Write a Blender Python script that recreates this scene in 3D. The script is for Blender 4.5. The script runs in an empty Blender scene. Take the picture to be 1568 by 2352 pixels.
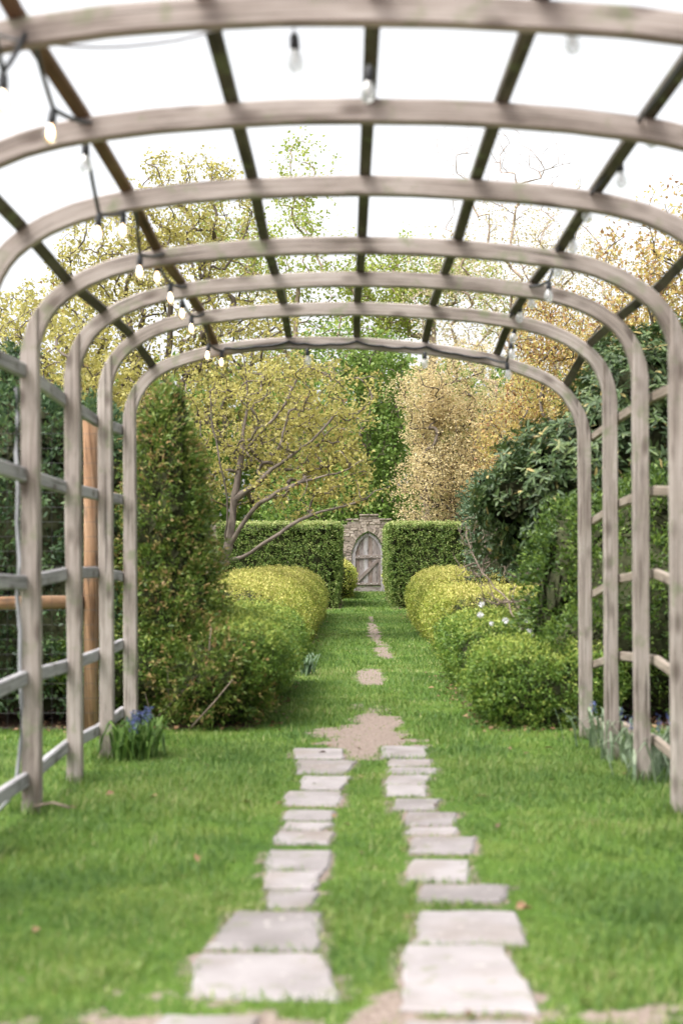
import bpy, bmesh, math
import numpy as np
from mathutils import Vector, Matrix

# ------------------------------------------------------------------ camera, sky, sun, exposure
scene = bpy.context.scene
EYE = 1.15                      # camera height in metres
FPX = 3267.0                    # focal length in reference units (50 mm lens)
cam_data = bpy.data.cameras.new("camera")
cam = bpy.data.objects.new("camera", cam_data)
scene.collection.objects.link(cam)
cam.location = (0, 0, EYE)
cam.rotation_euler = (math.radians(90), 0, 0)
cam_data.sensor_fit = 'VERTICAL'
cam_data.sensor_height = 36.0
cam_data.lens = 50.0
cam_data.shift_y = 124 / 2352
cam_data.shift_x = -10 / 2352
cam_data.clip_start = 0.05
cam_data.clip_end = 2000
cam_data.dof.use_dof = True
cam_data.dof.focus_distance = 34.0
cam_data.dof.aperture_fstop = 2.3
scene.camera = cam

SUN_EL, SUN_AZ = math.radians(60), math.radians(235)   # azimuth measured clockwise from +Y
world = bpy.data.worlds.new("World")
scene.world = world
world.use_nodes = True
wn = world.node_tree
wn.nodes.clear()
w_out = wn.nodes.new('ShaderNodeOutputWorld')
w_bg = wn.nodes.new('ShaderNodeBackground')
w_sky = wn.nodes.new('ShaderNodeTexSky')
w_hsv = wn.nodes.new('ShaderNodeHueSaturation')
w_sky.sky_type = 'NISHITA'
w_sky.sun_disc = False
w_sky.sun_elevation = SUN_EL
w_sky.sun_rotation = SUN_AZ
w_sky.air_density = 1.0
w_sky.dust_density = 6.0
w_sky.ozone_density = 1.0
w_hsv.inputs['Saturation'].default_value = 0.10     # veiled, overcast sky
w_bg.inputs['Strength'].default_value = 0.15
wn.links.new(w_sky.outputs[0], w_hsv.inputs['Color'])
wn.links.new(w_hsv.outputs[0], w_bg.inputs['Color'])
wn.links.new(w_bg.outputs[0], w_out.inputs['Surface'])

sun_data = bpy.data.lights.new("sun", 'SUN')
sun_data.energy = 1.0
sun_data.angle = math.radians(35)
sun_data.color = (1.0, 0.93, 0.82)
sun = bpy.data.objects.new("sun", sun_data)
scene.collection.objects.link(sun)
_sd = Vector((math.sin(SUN_AZ) * math.cos(SUN_EL), math.cos(SUN_AZ) * math.cos(SUN_EL), math.sin(SUN_EL)))
sun.rotation_euler = _sd.to_track_quat('Z', 'Y').to_euler()
sun.location = _sd * 30

scene.view_settings.view_transform = 'Standard'
scene.view_settings.look = 'None'
scene.view_settings.exposure = 1.52
scene.view_settings.gamma = 1.0
scene.view_settings.use_curve_mapping = False
scene.render.engine = 'CYCLES'
cy = scene.cycles
cy.max_bounces = 8
cy.diffuse_bounces = 4
cy.glossy_bounces = 3
cy.transmission_bounces = 4
cy.transparent_max_bounces = 8
cy.sample_clamp_indirect = 6.0
cy.use_denoising = True

# ------------------------------------------------------------------ helpers
R = np.random.default_rng(11)
COL = scene.collection


def at(x, y, Y):
    """Reference-picture point at distance Y -> scene point."""
    return np.array([(x - 794) / FPX * Y, Y, EYE + (1300 - y) / FPX * Y])


def on_ground(x, y):
    Y = FPX * EYE / (y - 1300)
    return np.array([(x - 794) / FPX * Y, Y])


def tag(o, label=None, cat=None, group=None, kind=None):
    if label: o["label"] = label
    if cat: o["category"] = cat
    if group: o["group"] = group
    if kind: o["kind"] = kind
    return o


def empty(name, loc=(0, 0, 0)):
    o = bpy.data.objects.new(name, None)
    o.empty_display_size = 0.1
    COL.objects.link(o)
    o.location = loc
    return o


def link(name, me, parent=None, loc=None):
    o = bpy.data.objects.new(name, me)
    COL.objects.link(o)
    if parent is not None:
        o.parent = parent
        # geometry is written in world coordinates: cancel the parents' offsets
        p, off = parent, Vector((0, 0, 0))
        while p is not None:
            off += Vector(p.location); p = p.parent
        o.location = Vector(loc or (0, 0, 0)) - off
    elif loc is not None:
        o.location = loc
    return o


def np_mesh(name, V, F, mat=None, fattr=None, smooth=False, uv=None):
    V = np.asarray(V, dtype=np.float32); F = np.asarray(F, dtype=np.int32)
    me = bpy.data.meshes.new(name)
    m, k = F.shape
    me.vertices.add(len(V)); me.vertices.foreach_set('co', V.ravel())
    me.loops.add(m * k); me.loops.foreach_set('vertex_index', F.ravel())
    me.polygons.add(m)
    me.polygons.foreach_set('loop_start', np.arange(0, m * k, k, dtype=np.int32))
    me.polygons.foreach_set('loop_total', np.full(m, k, dtype=np.int32))
    if smooth:
        me.polygons.foreach_set('use_smooth', np.ones(m, dtype=bool))
    if fattr is not None:
        a = me.attributes.new('rnd', 'FLOAT', 'FACE')
        a.data.foreach_set('value', np.asarray(fattr, dtype=np.float32))
    me.update()
    if uv is not None:
        l = me.uv_layers.new(name='UVMap')
        l.data.foreach_set('uv', np.asarray(uv, dtype=np.float32).ravel())
    if mat is not None:
        me.materials.append(mat)
    return me


def _hash(i, j, k, s):
    h = (i * 374761393 + j * 668265263 + k * 2147483647 + s * 974634777) & 0xFFFFFFFF
    h = ((h ^ (h >> 13)) * 1274126177) & 0xFFFFFFFF
    h = h ^ (h >> 16)
    return (h & 0xFFFF) / 65535.0


def vnoise(P, freq=1.0, seed=0):
    """Value noise in [-1, 1]."""
    P = np.atleast_2d(np.asarray(P, dtype=float))
    if P.shape[1] == 2:
        P = np.c_[P, np.zeros(len(P))]
    q = P * freq + 100.37
    i = np.floor(q).astype(np.int64); f = q - i
    f = f * f * (3 - 2 * f)
    out = np.zeros(len(P))
    for dx in (0, 1):
        for dy in (0, 1):
            for dz in (0, 1):
                w = (f[:, 0] if dx else 1 - f[:, 0]) * (f[:, 1] if dy else 1 - f[:, 1]) * (f[:, 2] if dz else 1 - f[:, 2])
                out += w * _hash(i[:, 0] + dx, i[:, 1] + dy, i[:, 2] + dz, seed)
    return out * 2 - 1


def unit(v):
    return v / np.maximum(np.linalg.norm(v, axis=-1, keepdims=True), 1e-9)


def smoothstep(a, b, x):
    t = np.clip((np.asarray(x, dtype=float) - a) / (b - a), 0, 1)
    return t * t * (3 - 2 * t)


# ------------------------------------------------------------------ materials
def new_mat(name):
    m = bpy.data.materials.new(name)
    m.use_nodes = True
    nt = m.node_tree
    nt.nodes.clear()
    out = nt.nodes.new('ShaderNodeOutputMaterial')
    return m, nt, out


def ramp_node(nt, cols, fac=None, pos=None):
    r = nt.nodes.new('ShaderNodeValToRGB')
    el = r.color_ramp.elements
    n = len(cols)
    while len(el) < n: el.new(0.5)
    for i, c in enumerate(cols):
        el[i].position = pos[i] if pos else i / max(1, n - 1)
        el[i].color = (*c, 1)
    if fac is not None:
        nt.links.new(fac, r.inputs['Fac'])
    return r


def leaf_mat(name, cols, pos=None, trans=0.35, rough=0.5, spec=0.35, patch=0.25, pscale=1.2):
    m, nt, out = new_mat(name)
    at_ = nt.nodes.new('ShaderNodeAttribute'); at_.attribute_name = 'rnd'
    geo = nt.nodes.new('ShaderNodeNewGeometry')
    no = nt.nodes.new('ShaderNodeTexNoise'); no.inputs['Scale'].default_value = pscale; no.inputs['Detail'].default_value = 3
    nt.links.new(geo.outputs['Position'], no.inputs['Vector'])
    ma = nt.nodes.new('ShaderNodeMath'); ma.operation = 'SUBTRACT'; ma.inputs[1].default_value = 0.5
    nt.links.new(no.outputs['Fac'], ma.inputs[0])
    mb = nt.nodes.new('ShaderNodeMath'); mb.operation = 'MULTIPLY_ADD'; mb.inputs[1].default_value = patch * 2
    nt.links.new(ma.outputs[0], mb.inputs[0]); nt.links.new(at_.outputs['Fac'], mb.inputs[2])
    r = ramp_node(nt, cols, mb.outputs[0], pos)
    p = nt.nodes.new('ShaderNodeBsdfPrincipled')
    p.inputs['Roughness'].default_value = rough
    p.inputs['Specular IOR Level'].default_value = spec
    t = nt.nodes.new('ShaderNodeBsdfTranslucent')
    mx = nt.nodes.new('ShaderNodeMixShader'); mx.inputs[0].default_value = trans
    nt.links.new(r.outputs[0], p.inputs['Base Color']); nt.links.new(r.outputs[0], t.inputs['Color'])
    nt.links.new(p.outputs[0], mx.inputs[1]); nt.links.new(t.outputs[0], mx.inputs[2])
    nt.links.new(mx.outputs[0], out.inputs['Surface'])
    return m


def plain_mat(name, col, rough=0.7, spec=0.3, var=0.3, scale=20, bump=0.0, metallic=0.0):
    m, nt, out = new_mat(name)
    geo = nt.nodes.new('ShaderNodeNewGeometry')
    no = nt.nodes.new('ShaderNodeTexNoise'); no.inputs['Scale'].default_value = scale; no.inputs['Detail'].default_value = 4
    nt.links.new(geo.outputs['Position'], no.inputs['Vector'])
    c0 = tuple(max(0, c * (1 - var)) for c in col); c1 = tuple(min(1, c * (1 + var)) for c in col)
    r = ramp_node(nt, [c0, c1], no.outputs['Fac'], [0.3, 0.7])
    p = nt.nodes.new('ShaderNodeBsdfPrincipled')
    p.inputs['Roughness'].default_value = rough; p.inputs['Specular IOR Level'].default_value = spec
    p.inputs['Metallic'].default_value = metallic
    nt.links.new(r.outputs[0], p.inputs['Base Color'])
    if bump:
        b = nt.nodes.new('ShaderNodeBump'); b.inputs['Strength'].default_value = bump; b.inputs['Distance'].default_value = 0.01
        nt.links.new(no.outputs['Fac'], b.inputs['Height']); nt.links.new(b.outputs[0], p.inputs['Normal'])
    nt.links.new(p.outputs[0], out.inputs['Surface'])
    return m


def wood_mat(name, dark, mid, light, moss=0.0, knots=True):
    """Weathered timber; UV.x runs along the grain in metres, UV.y across."""
    m, nt, out = new_mat(name)
    uv = nt.nodes.new('ShaderNodeUVMap')
    oi = nt.nodes.new('ShaderNodeObjectInfo')
    cmb = nt.nodes.new('ShaderNodeCombineXYZ')
    mu = nt.nodes.new('ShaderNodeMath'); mu.operation = 'MULTIPLY'; mu.inputs[1].default_value = 37.0
    nt.links.new(oi.outputs['Random'], mu.inputs[0]); nt.links.new(mu.outputs[0], cmb.inputs['Z'])
    add = nt.nodes.new('ShaderNodeVectorMath'); add.operation = 'ADD'
    nt.links.new(uv.outputs[0], add.inputs[0]); nt.links.new(cmb.outputs[0], add.inputs[1])

    def noise(sx, sy, detail, rough=0.55):
        mp = nt.nodes.new('ShaderNodeMapping'); mp.inputs['Scale'].default_value = (sx, sy, 1)
        nt.links.new(add.outputs[0], mp.inputs['Vector'])
        n = nt.nodes.new('ShaderNodeTexNoise'); n.inputs['Scale'].default_value = 1; n.inputs['Detail'].default_value = detail
        n.inputs['Roughness'].default_value = rough
        nt.links.new(mp.outputs[0], n.inputs['Vector'])
        return n
    g = noise(2.5, 150.0, 6, 0.65)
    b = noise(2.2, 9.0, 4)
    s = noise(4.5, 16.0, 4)
    mix = nt.nodes.new('ShaderNodeMath'); mix.operation = 'MULTIPLY_ADD'; mix.inputs[1].default_value = 0.55
    nt.links.new(g.outputs['Fac'], mix.inputs[0])
    mb = nt.nodes.new('ShaderNodeMath'); mb.operation = 'MULTIPLY'; mb.inputs[1].default_value = 0.45
    nt.links.new(b.outputs['Fac'], mb.inputs[0]); nt.links.new(mb.outputs[0], mix.inputs[2])
    r = ramp_node(nt, [dark, mid, light], mix.outputs[0], [0.36, 0.48, 0.62])
    col = r.outputs[0]
    # blotchy stains
    sr = ramp_node(nt, [(0, 0, 0), (1, 1, 1)], s.outputs['Fac'], [0.54, 0.70])
    mxs = nt.nodes.new('ShaderNodeMix'); mxs.data_type = 'RGBA'
    mf = nt.nodes.new('ShaderNodeMath'); mf.operation = 'MULTIPLY'; mf.inputs[1].default_value = 0.30
    nt.links.new(sr.outputs[0], mf.inputs[0]); nt.links.new(mf.outputs[0], mxs.inputs['Factor'])
    nt.links.new(col, mxs.inputs[6]); mxs.inputs[7].default_value = (*[c * 0.45 for c in dark], 1)
    col = mxs.outputs[2]
    ck = noise(1.3, 55.0, 2)
    cr = ramp_node(nt, [(1, 1, 1), (0, 0, 0)], ck.outputs['Fac'], [0.30, 0.36])
    mxc = nt.nodes.new('ShaderNodeMix'); mxc.data_type = 'RGBA'
    cf = nt.nodes.new('ShaderNodeMath'); cf.operation = 'MULTIPLY'; cf.inputs[1].default_value = 0.8
    nt.links.new(cr.outputs[0], cf.inputs[0]); nt.links.new(cf.outputs[0], mxc.inputs['Factor'])
    nt.links.new(col, mxc.inputs[6]); mxc.inputs[7].default_value = (*[c * 0.4 for c in dark], 1)
    col = mxc.outputs[2]
    if knots:
        mp = nt.nodes.new('ShaderNodeMapping'); mp.inputs['Scale'].default_value = (4.5, 11.0, 1)
        nt.links.new(add.outputs[0], mp.inputs['Vector'])
        vo = nt.nodes.new('ShaderNodeTexVoronoi'); vo.inputs['Scale'].default_value = 1
        nt.links.new(mp.outputs[0], vo.inputs['Vector'])
        kr = ramp_node(nt, [(1, 1, 1), (0, 0, 0)], vo.outputs['Distance'], [0.10, 0.30])
        mxk = nt.nodes.new('ShaderNodeMix'); mxk.data_type = 'RGBA'
        kf = nt.nodes.new('ShaderNodeMath'); kf.operation = 'MULTIPLY'; kf.inputs[1].default_value = 0.65
        nt.links.new(kr.outputs[0], kf.inputs[0]); nt.links.new(kf.outputs[0], mxk.inputs['Factor'])
        nt.links.new(col, mxk.inputs[6]); mxk.inputs[7].default_value = (0.07, 0.05, 0.04, 1)
        col = mxk.outputs[2]
    if moss:
        geo = nt.nodes.new('ShaderNodeNewGeometry')
        n2 = nt.nodes.new('ShaderNodeTexNoise'); n2.inputs['Scale'].default_value = 9; n2.inputs['Detail'].default_value = 5
        nt.links.new(geo.outputs['Position'], n2.inputs['Vector'])
        mr = ramp_node(nt, [(0, 0, 0), (1, 1, 1)], n2.outputs['Fac'], [0.58 - moss * 0.2, 0.70])
        mm = nt.nodes.new('ShaderNodeMath'); mm.operation = 'MULTIPLY'; mm.inputs[1].default_value = 0.6
        nt.links.new(mr.outputs[0], mm.inputs[0])
        mxm = nt.nodes.new('ShaderNodeMix'); mxm.data_type = 'RGBA'
        nt.links.new(mm.outputs[0], mxm.inputs['Factor'])
        nt.links.new(col, mxm.inputs[6]); mxm.inputs[7].default_value = (0.16, 0.19, 0.10, 1)
        col = mxm.outputs[2]
    p = nt.nodes.new('ShaderNodeBsdfPrincipled')
    p.inputs['Roughness'].default_value = 0.85; p.inputs['Specular IOR Level'].default_value = 0.2
    nt.links.new(col, p.inputs['Base Color'])
    bp = nt.nodes.new('ShaderNodeBump'); bp.inputs['Strength'].default_value = 0.5; bp.inputs['Distance'].default_value = 0.004
    nt.links.new(mix.outputs[0], bp.inputs['Height']); nt.links.new(bp.outputs[0], p.inputs['Normal'])
    nt.links.new(p.outputs[0], out.inputs['Surface'])
    return m


def stone_mat(name, cols, scale=4.0, fine=60.0, bump=0.4, per_object=0.25, stain=False):
    m, nt, out = new_mat(name)
    geo = nt.nodes.new('ShaderNodeNewGeometry')
    oi = nt.nodes.new('ShaderNodeObjectInfo')
    n1 = nt.nodes.new('ShaderNodeTexNoise'); n1.inputs['Scale'].default_value = scale; n1.inputs['Detail'].default_value = 6
    n2 = nt.nodes.new('ShaderNodeTexNoise'); n2.inputs['Scale'].default_value = fine; n2.inputs['Detail'].default_value = 3
    for n in (n1, n2): nt.links.new(geo.outputs['Position'], n.inputs['Vector'])
    a = nt.nodes.new('ShaderNodeMath'); a.operation = 'MULTIPLY_ADD'; a.inputs[1].default_value = 0.3
    nt.links.new(n2.outputs['Fac'], a.inputs[0])
    b = nt.nodes.new('ShaderNodeMath'); b.operation = 'MULTIPLY_ADD'; b.inputs[1].default_value = 0.7
    nt.links.new(n1.outputs['Fac'], b.inputs[0])
    c = nt.nodes.new('ShaderNodeMath'); c.operation = 'MULTIPLY_ADD'; c.inputs[1].default_value = per_object; c.inputs[2].default_value = -per_object / 2
    nt.links.new(oi.outputs['Random'], c.inputs[0]); nt.links.new(c.outputs[0], b.inputs[2])
    nt.links.new(b.outputs[0], a.inputs[2])
    r = ramp_node(nt, cols, a.outputs[0], [0.3 + 0.4 * i / (len(cols) - 1) for i in range(len(cols))])
    p = nt.nodes.new('ShaderNodeBsdfPrincipled')
    p.inputs['Roughness'].default_value = 0.85; p.inputs['Specular IOR Level'].default_value = 0.25
    col = r.outputs[0]
    if stain:                    # soil, lichen and moss stains
        for sc_, lo, hi, amt, cc in ((2.6, 0.50, 0.72, 0.55, (0.17, 0.13, 0.10)), (11.0, 0.60, 0.70, 0.6, (0.15, 0.16, 0.09)), (26.0, 0.64, 0.70, 0.6, (0.40, 0.38, 0.35))):
            n4 = nt.nodes.new('ShaderNodeTexNoise'); n4.inputs['Scale'].default_value = sc_; n4.inputs['Detail'].default_value = 5
            nt.links.new(geo.outputs['Position'], n4.inputs['Vector'])
            mr = nt.nodes.new('ShaderNodeMapRange'); mr.inputs['From Min'].default_value = lo; mr.inputs['From Max'].default_value = hi; mr.inputs['To Max'].default_value = amt
            nt.links.new(n4.outputs['Fac'], mr.inputs['Value'])
            mm = nt.nodes.new('ShaderNodeMix'); mm.data_type = 'RGBA'
            nt.links.new(mr.outputs[0], mm.inputs['Factor']); nt.links.new(col, mm.inputs[6]); mm.inputs[7].default_value = (*cc, 1)
            col = mm.outputs[2]
    nt.links.new(col, p.inputs['Base Color'])
    bp = nt.nodes.new('ShaderNodeBump'); bp.inputs['Strength'].default_value = bump; bp.inputs['Distance'].default_value = 0.006
    nt.links.new(a.outputs[0], bp.inputs['Height']); nt.links.new(bp.outputs[0], p.inputs['Normal'])
    nt.links.new(p.outputs[0], out.inputs['Surface'])
    return m


M = {}
M['arbor'] = wood_mat('arbor_wood', (0.12, 0.096, 0.08), (0.285, 0.243, 0.218), (0.42, 0.372, 0.342), moss=0.06)
M['purlin'] = wood_mat('purlin_wood', (0.045, 0.038, 0.03), (0.085, 0.073, 0.06), (0.14, 0.12, 0.10), moss=0.15)
M['purlin_brown'] = wood_mat('purlin_brown_wood', (0.08, 0.045, 0.027), (0.14, 0.08, 0.048), (0.20, 0.13, 0.085))
M['rail'] = wood_mat('rail_wood', (0.16, 0.15, 0.15), (0.28, 0.27, 0.28), (0.42, 0.41, 0.42))
M['rail_pale'] = wood_mat('rail_pale_wood', (0.14, 0.11, 0.085), (0.26, 0.215, 0.175), (0.37, 0.32, 0.27))
M['post_orange'] = wood_mat('fence_post_wood', (0.10, 0.055, 0.032), (0.27, 0.155, 0.088), (0.38, 0.25, 0.16))
M['door'] = wood_mat('door_wood', (0.14, 0.115, 0.105), (0.25, 0.215, 0.21), (0.36, 0.325, 0.32))
M['door_pale'] = wood_mat('door_pale_wood', (0.20, 0.18, 0.18), (0.32, 0.295, 0.30), (0.42, 0.40, 0.41))
M['door_brown'] = wood_mat('door_brown_wood', (0.12, 0.085, 0.07), (0.22, 0.17, 0.15), (0.33, 0.28, 0.265))
M['door_dark'] = wood_mat('door_batten_wood', (0.10, 0.075, 0.065), (0.19, 0.155, 0.14), (0.28, 0.24, 0.225))
M['bark_magnolia'] = plain_mat('magnolia_bark', (0.15, 0.122, 0.103), 0.9, 0.2, 0.35, 9, 0.4)
M['bark_dark'] = plain_mat('dark_bark', (0.12, 0.095, 0.075), 0.9, 0.2, 0.35, 9, 0.4)
M['bark_pink'] = plain_mat('pale_bark', (0.33, 0.25, 0.20), 0.9, 0.2, 0.3, 5, 0.3)
M['twig'] = plain_mat('dry_twig', (0.20, 0.155, 0.125), 0.9, 0.2, 0.35, 14)
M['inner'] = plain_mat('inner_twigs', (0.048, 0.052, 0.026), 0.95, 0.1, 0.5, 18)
M['slab'] = stone_mat('path_slab_stone', [(0.175, 0.157, 0.155), (0.24, 0.218, 0.218), (0.295, 0.27, 0.272)], 5, 90, 0.3, 0.3, stain=True)
M['wallstone'] = stone_mat('gate_wall_stone', [(0.16, 0.13, 0.11), (0.27, 0.22, 0.185), (0.38, 0.325, 0.28)], 9, 60, 0.6, 0.35)
M['crumb'] = plain_mat('soil_crumb', (0.22, 0.175, 0.15), 0.95, 0.1, 0.5, 120)
M['mortar'] = stone_mat('wall_mortar', [(0.23, 0.185, 0.16), (0.31, 0.26, 0.23)], 8, 60, 0.5, 0)
M['iron'] = plain_mat('dark_iron', (0.03, 0.028, 0.026), 0.6, 0.4, 0.3, 40)
M['bolt'] = plain_mat('galvanised_bolt', (0.55, 0.55, 0.56), 0.4, 0.5, 0.2, 40)
M['wire'] = plain_mat('galvanised_wire', (0.07, 0.07, 0.072), 0.5, 0.5, 0.2, 40, metallic=0.4)
M['rubber'] = plain_mat('black_rubber', (0.018, 0.019, 0.022), 0.55, 0.4, 0.2, 30)
M['cable_grey'] = plain_mat('grey_conduit', (0.27, 0.27, 0.29), 0.5, 0.4, 0.15, 20)
M['blue'] = leaf_mat('bluebell_petals', [(0.08, 0.10, 0.27), (0.16, 0.19, 0.40)], trans=0.3, patch=0)
M['white_petal'] = leaf_mat('white_petals', [(0.75, 0.75, 0.78), (0.85, 0.84, 0.86)], trans=0.3, patch=0)
M['strap'] = leaf_mat('strap_leaves', [(0.05, 0.11, 0.025), (0.10, 0.19, 0.04), (0.17, 0.27, 0.06)], trans=0.3)
M['strap_pale'] = leaf_mat('pale_strap_leaves', [(0.13, 0.19, 0.11), (0.24, 0.31, 0.20), (0.34, 0.40, 0.28)], trans=0.3)
M['strap_blue'] = leaf_mat('blue_green_leaves', [(0.06, 0.11, 0.055), (0.14, 0.20, 0.11)], trans=0.25)
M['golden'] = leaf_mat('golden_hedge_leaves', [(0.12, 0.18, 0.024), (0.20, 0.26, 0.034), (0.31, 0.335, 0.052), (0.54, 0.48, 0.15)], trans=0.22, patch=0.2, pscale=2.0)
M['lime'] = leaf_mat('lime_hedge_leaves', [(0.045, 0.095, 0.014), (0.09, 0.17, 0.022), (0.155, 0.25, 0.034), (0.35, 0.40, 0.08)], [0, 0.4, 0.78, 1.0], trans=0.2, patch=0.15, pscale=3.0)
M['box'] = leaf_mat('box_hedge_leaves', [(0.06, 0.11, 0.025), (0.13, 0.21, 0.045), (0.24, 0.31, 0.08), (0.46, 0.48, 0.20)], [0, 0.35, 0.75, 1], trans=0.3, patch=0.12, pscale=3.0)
M['yew'] = leaf_mat('yew_leaves', [(0.028, 0.06, 0.03), (0.065, 0.12, 0.05), (0.13, 0.20, 0.065)], trans=0.25, patch=0.2)
M['brown_tip'] = leaf_mat('browned_evergreen_leaves', [(0.05, 0.10, 0.018), (0.10, 0.17, 0.028), (0.18, 0.24, 0.042), (0.36, 0.23, 0.10)], [0, 0.40, 0.72, 0.98], trans=0.25, patch=0.35, pscale=2.2)
M['yew_green'] = leaf_mat('fresh_yew_leaves', [(0.028, 0.06, 0.014), (0.07, 0.13, 0.022), (0.16, 0.235, 0.036)], trans=0.3, patch=0.25)
M['rhodo'] = leaf_mat('rhododendron_leaves', [(0.025, 0.05, 0.018), (0.055, 0.095, 0.03), (0.11, 0.155, 0.045), (0.34, 0.27, 0.10)], [0, 0.5, 0.85, 1], trans=0.2, rough=0.45, spec=0.35, patch=0.15)
M['magnolia'] = leaf_mat('magnolia_leaves', [(0.38, 0.21, 0.11), (0.38, 0.34, 0.095), (0.475, 0.425, 0.13), (0.55, 0.50, 0.21)], [0.0, 0.10, 0.55, 1], trans=0.5, patch=0.2, pscale=0.7)
M['maple'] = leaf_mat('maple_leaves', [(0.09, 0.16, 0.03), (0.18, 0.28, 0.06), (0.33, 0.41, 0.11)], trans=0.45, patch=0.3, pscale=0.35)
M['maple_light'] = leaf_mat('light_maple_leaves', [(0.22, 0.32, 0.05), (0.36, 0.42, 0.08), (0.44, 0.44, 0.12)], trans=0.45, patch=0.3, pscale=0.35)
M['tan'] = leaf_mat('tan_leaves', [(0.54, 0.40, 0.23), (0.66, 0.54, 0.29), (0.74, 0.65, 0.40)], trans=0.45, patch=0.25, pscale=0.5)
M['peach'] = leaf_mat('pale_peach_leaves', [(0.50, 0.42, 0.24), (0.62, 0.54, 0.32), (0.70, 0.63, 0.42)], trans=0.5, patch=0.25, pscale=0.5)
M['russet'] = leaf_mat('russet_leaves', [(0.26, 0.11, 0.07), (0.46, 0.30, 0.12), (0.55, 0.44, 0.15), (0.50, 0.46, 0.14)], trans=0.45, patch=0.3, pscale=0.6)
M['grass'] = leaf_mat('grass_blades', [(0.055, 0.12, 0.026), (0.115, 0.205, 0.038), (0.21, 0.29, 0.06), (0.38, 0.36, 0.17)], [0, 0.42, 0.85, 1], trans=0.35, rough=0.55, patch=0.45, pscale=1.4)
M['litter'] = leaf_mat('leaf_litter', [(0.09, 0.05, 0.03), (0.20, 0.11, 0.06), (0.32, 0.20, 0.11)], trans=0.1)


def bulb_glass(name, tint, frost=0.0):
    m, nt, out = new_mat(name)
    t = nt.nodes.new('ShaderNodeBsdfTransparent'); t.inputs[0].default_value = (*tint, 1)
    g = nt.nodes.new('ShaderNodeBsdfGlossy'); g.inputs['Roughness'].default_value = 0.08
    lw = nt.nodes.new('ShaderNodeLayerWeight'); lw.inputs[0].default_value = 0.35
    mx = nt.nodes.new('ShaderNodeMixShader')
    nt.links.new(lw.outputs['Facing'], mx.inputs[0]); nt.links.new(t.outputs[0], mx.inputs[1]); nt.links.new(g.outputs[0], mx.inputs[2])
    df = nt.nodes.new('ShaderNodeBsdfTranslucent'); df.inputs[0].default_value = (0.9, 0.9, 0.92, 1)
    mx2 = nt.nodes.new('ShaderNodeMixShader'); mx2.inputs[0].default_value = frost
    nt.links.new(mx.outputs[0], mx2.inputs[1]); nt.links.new(df.outputs[0], mx2.inputs[2])
    nt.links.new(mx2.outputs[0], out.inputs['Surface'])
    return m


def emit_mat(name, col, strength):
    m, nt, out = new_mat(name)
    e = nt.nodes.new('ShaderNodeEmission'); e.inputs[0].default_value = (*col, 1); e.inputs[1].default_value = strength
    nt.links.new(e.outputs[0], out.inputs['Surface'])
    return m


M['glass'] = bulb_glass('bulb_glass', (0.96, 0.96, 0.97), 0.35)
M['glass_warm'] = bulb_glass('lit_bulb_glass', (1.0, 0.93, 0.82))
M['lit'] = emit_mat('lit_filament', (1.0, 0.66, 0.34), 7.0)
M['unlit'] = plain_mat('unlit_filament', (0.55, 0.52, 0.50), 0.6, 0.3, 0.1, 30)


# ------------------------------------------------------------------ swept timber, tubes
def chamfer(w, h, c=0.006):
    a, b = w / 2, h / 2
    return np.array([(-a + c, -b), (a - c, -b), (a, -b + c), (a, b - c), (a - c, b), (-a + c, b), (-a, b - c), (-a, -b + c)])


def circle(r, n=8):
    t = np.linspace(0, 2 * np.pi, n, endpoint=False)
    return np.c_[np.cos(t) * r, np.sin(t) * r]


def sweep_arrays(path, section, up=(0, 0, 1), scale=None, side=None):
    """Sweep a 2-D section along a path. section x -> side axis, y -> up-ish axis."""
    P = np.asarray(path, dtype=float)
    n, k = len(P), len(section)
    T = unit(np.gradient(P, axis=0) if n > 2 else np.repeat((P[1] - P[0])[None], n, 0))
    if side is not None:
        S = np.repeat(np.asarray(side, dtype=float)[None], n, 0); S = unit(S - T * (S * T).sum(1, keepdims=True))
        U = np.cross(S, T)
    else:
        U0 = np.asarray(up, dtype=float)
        S = np.cross(T, U0)
        bad = np.linalg.norm(S, axis=1) < 1e-3
        if bad.any(): S[bad] = np.cross(T[bad], (0.0, 1.0, 0.02))
        S = unit(S); U = np.cross(S, T)
    sc = np.ones(n) if scale is None else np.asarray(scale, dtype=float)
    V = P[:, None] + sc[:, None, None] * (section[None, :, 0, None] * S[:, None] + section[None, :, 1, None] * U[:, None])
    L = np.r_[0, np.cumsum(np.linalg.norm(np.diff(P, axis=0), axis=1))]
    per = np.r_[0, np.cumsum(np.linalg.norm(np.roll(section, -1, 0) - section, axis=1))]
    F, UV = [], []
    for i in range(n - 1):
        for j in range(k):
            j2 = (j + 1) % k
            F.append((i * k + j, i * k + j2, (i + 1) * k + j2, (i + 1) * k + j))
            UV.append(((L[i], per[j]), (L[i], per[j + 1]), (L[i + 1], per[j + 1]), (L[i + 1], per[j])))
    return V.reshape(-1, 3), F, UV, k, n


def sweep(name, path, section, mat, parent=None, up=(0, 0, 1), scale=None, side=None, smooth=False, caps=True):
    V, F, UV, k, n = sweep_arrays(path, section, up, scale, side)
    me = bpy.data.meshes.new(name)
    F = [tuple(f) for f in F]
    if caps:
        F += [tuple(range(k - 1, -1, -1)), tuple(range((n - 1) * k, n * k))]
        UV = UV + [tuple((section[j][0] * 0.3, section[j][1]) for j in range(k - 1, -1, -1)), tuple((section[j][0] * 0.3, section[j][1]) for j in range(k))]
    me.from_pydata(V.tolist(), [], F)
    l = me.uv_layers.new(name='UVMap')
    l.data.foreach_set('uv', np.array([c for f in UV for c in f], dtype=np.float32).ravel())
    if smooth:
        me.polygons.foreach_set('use_smooth', np.ones(len(F), dtype=bool))
    me.materials.append(mat)
    return link(name, me, parent)


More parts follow.
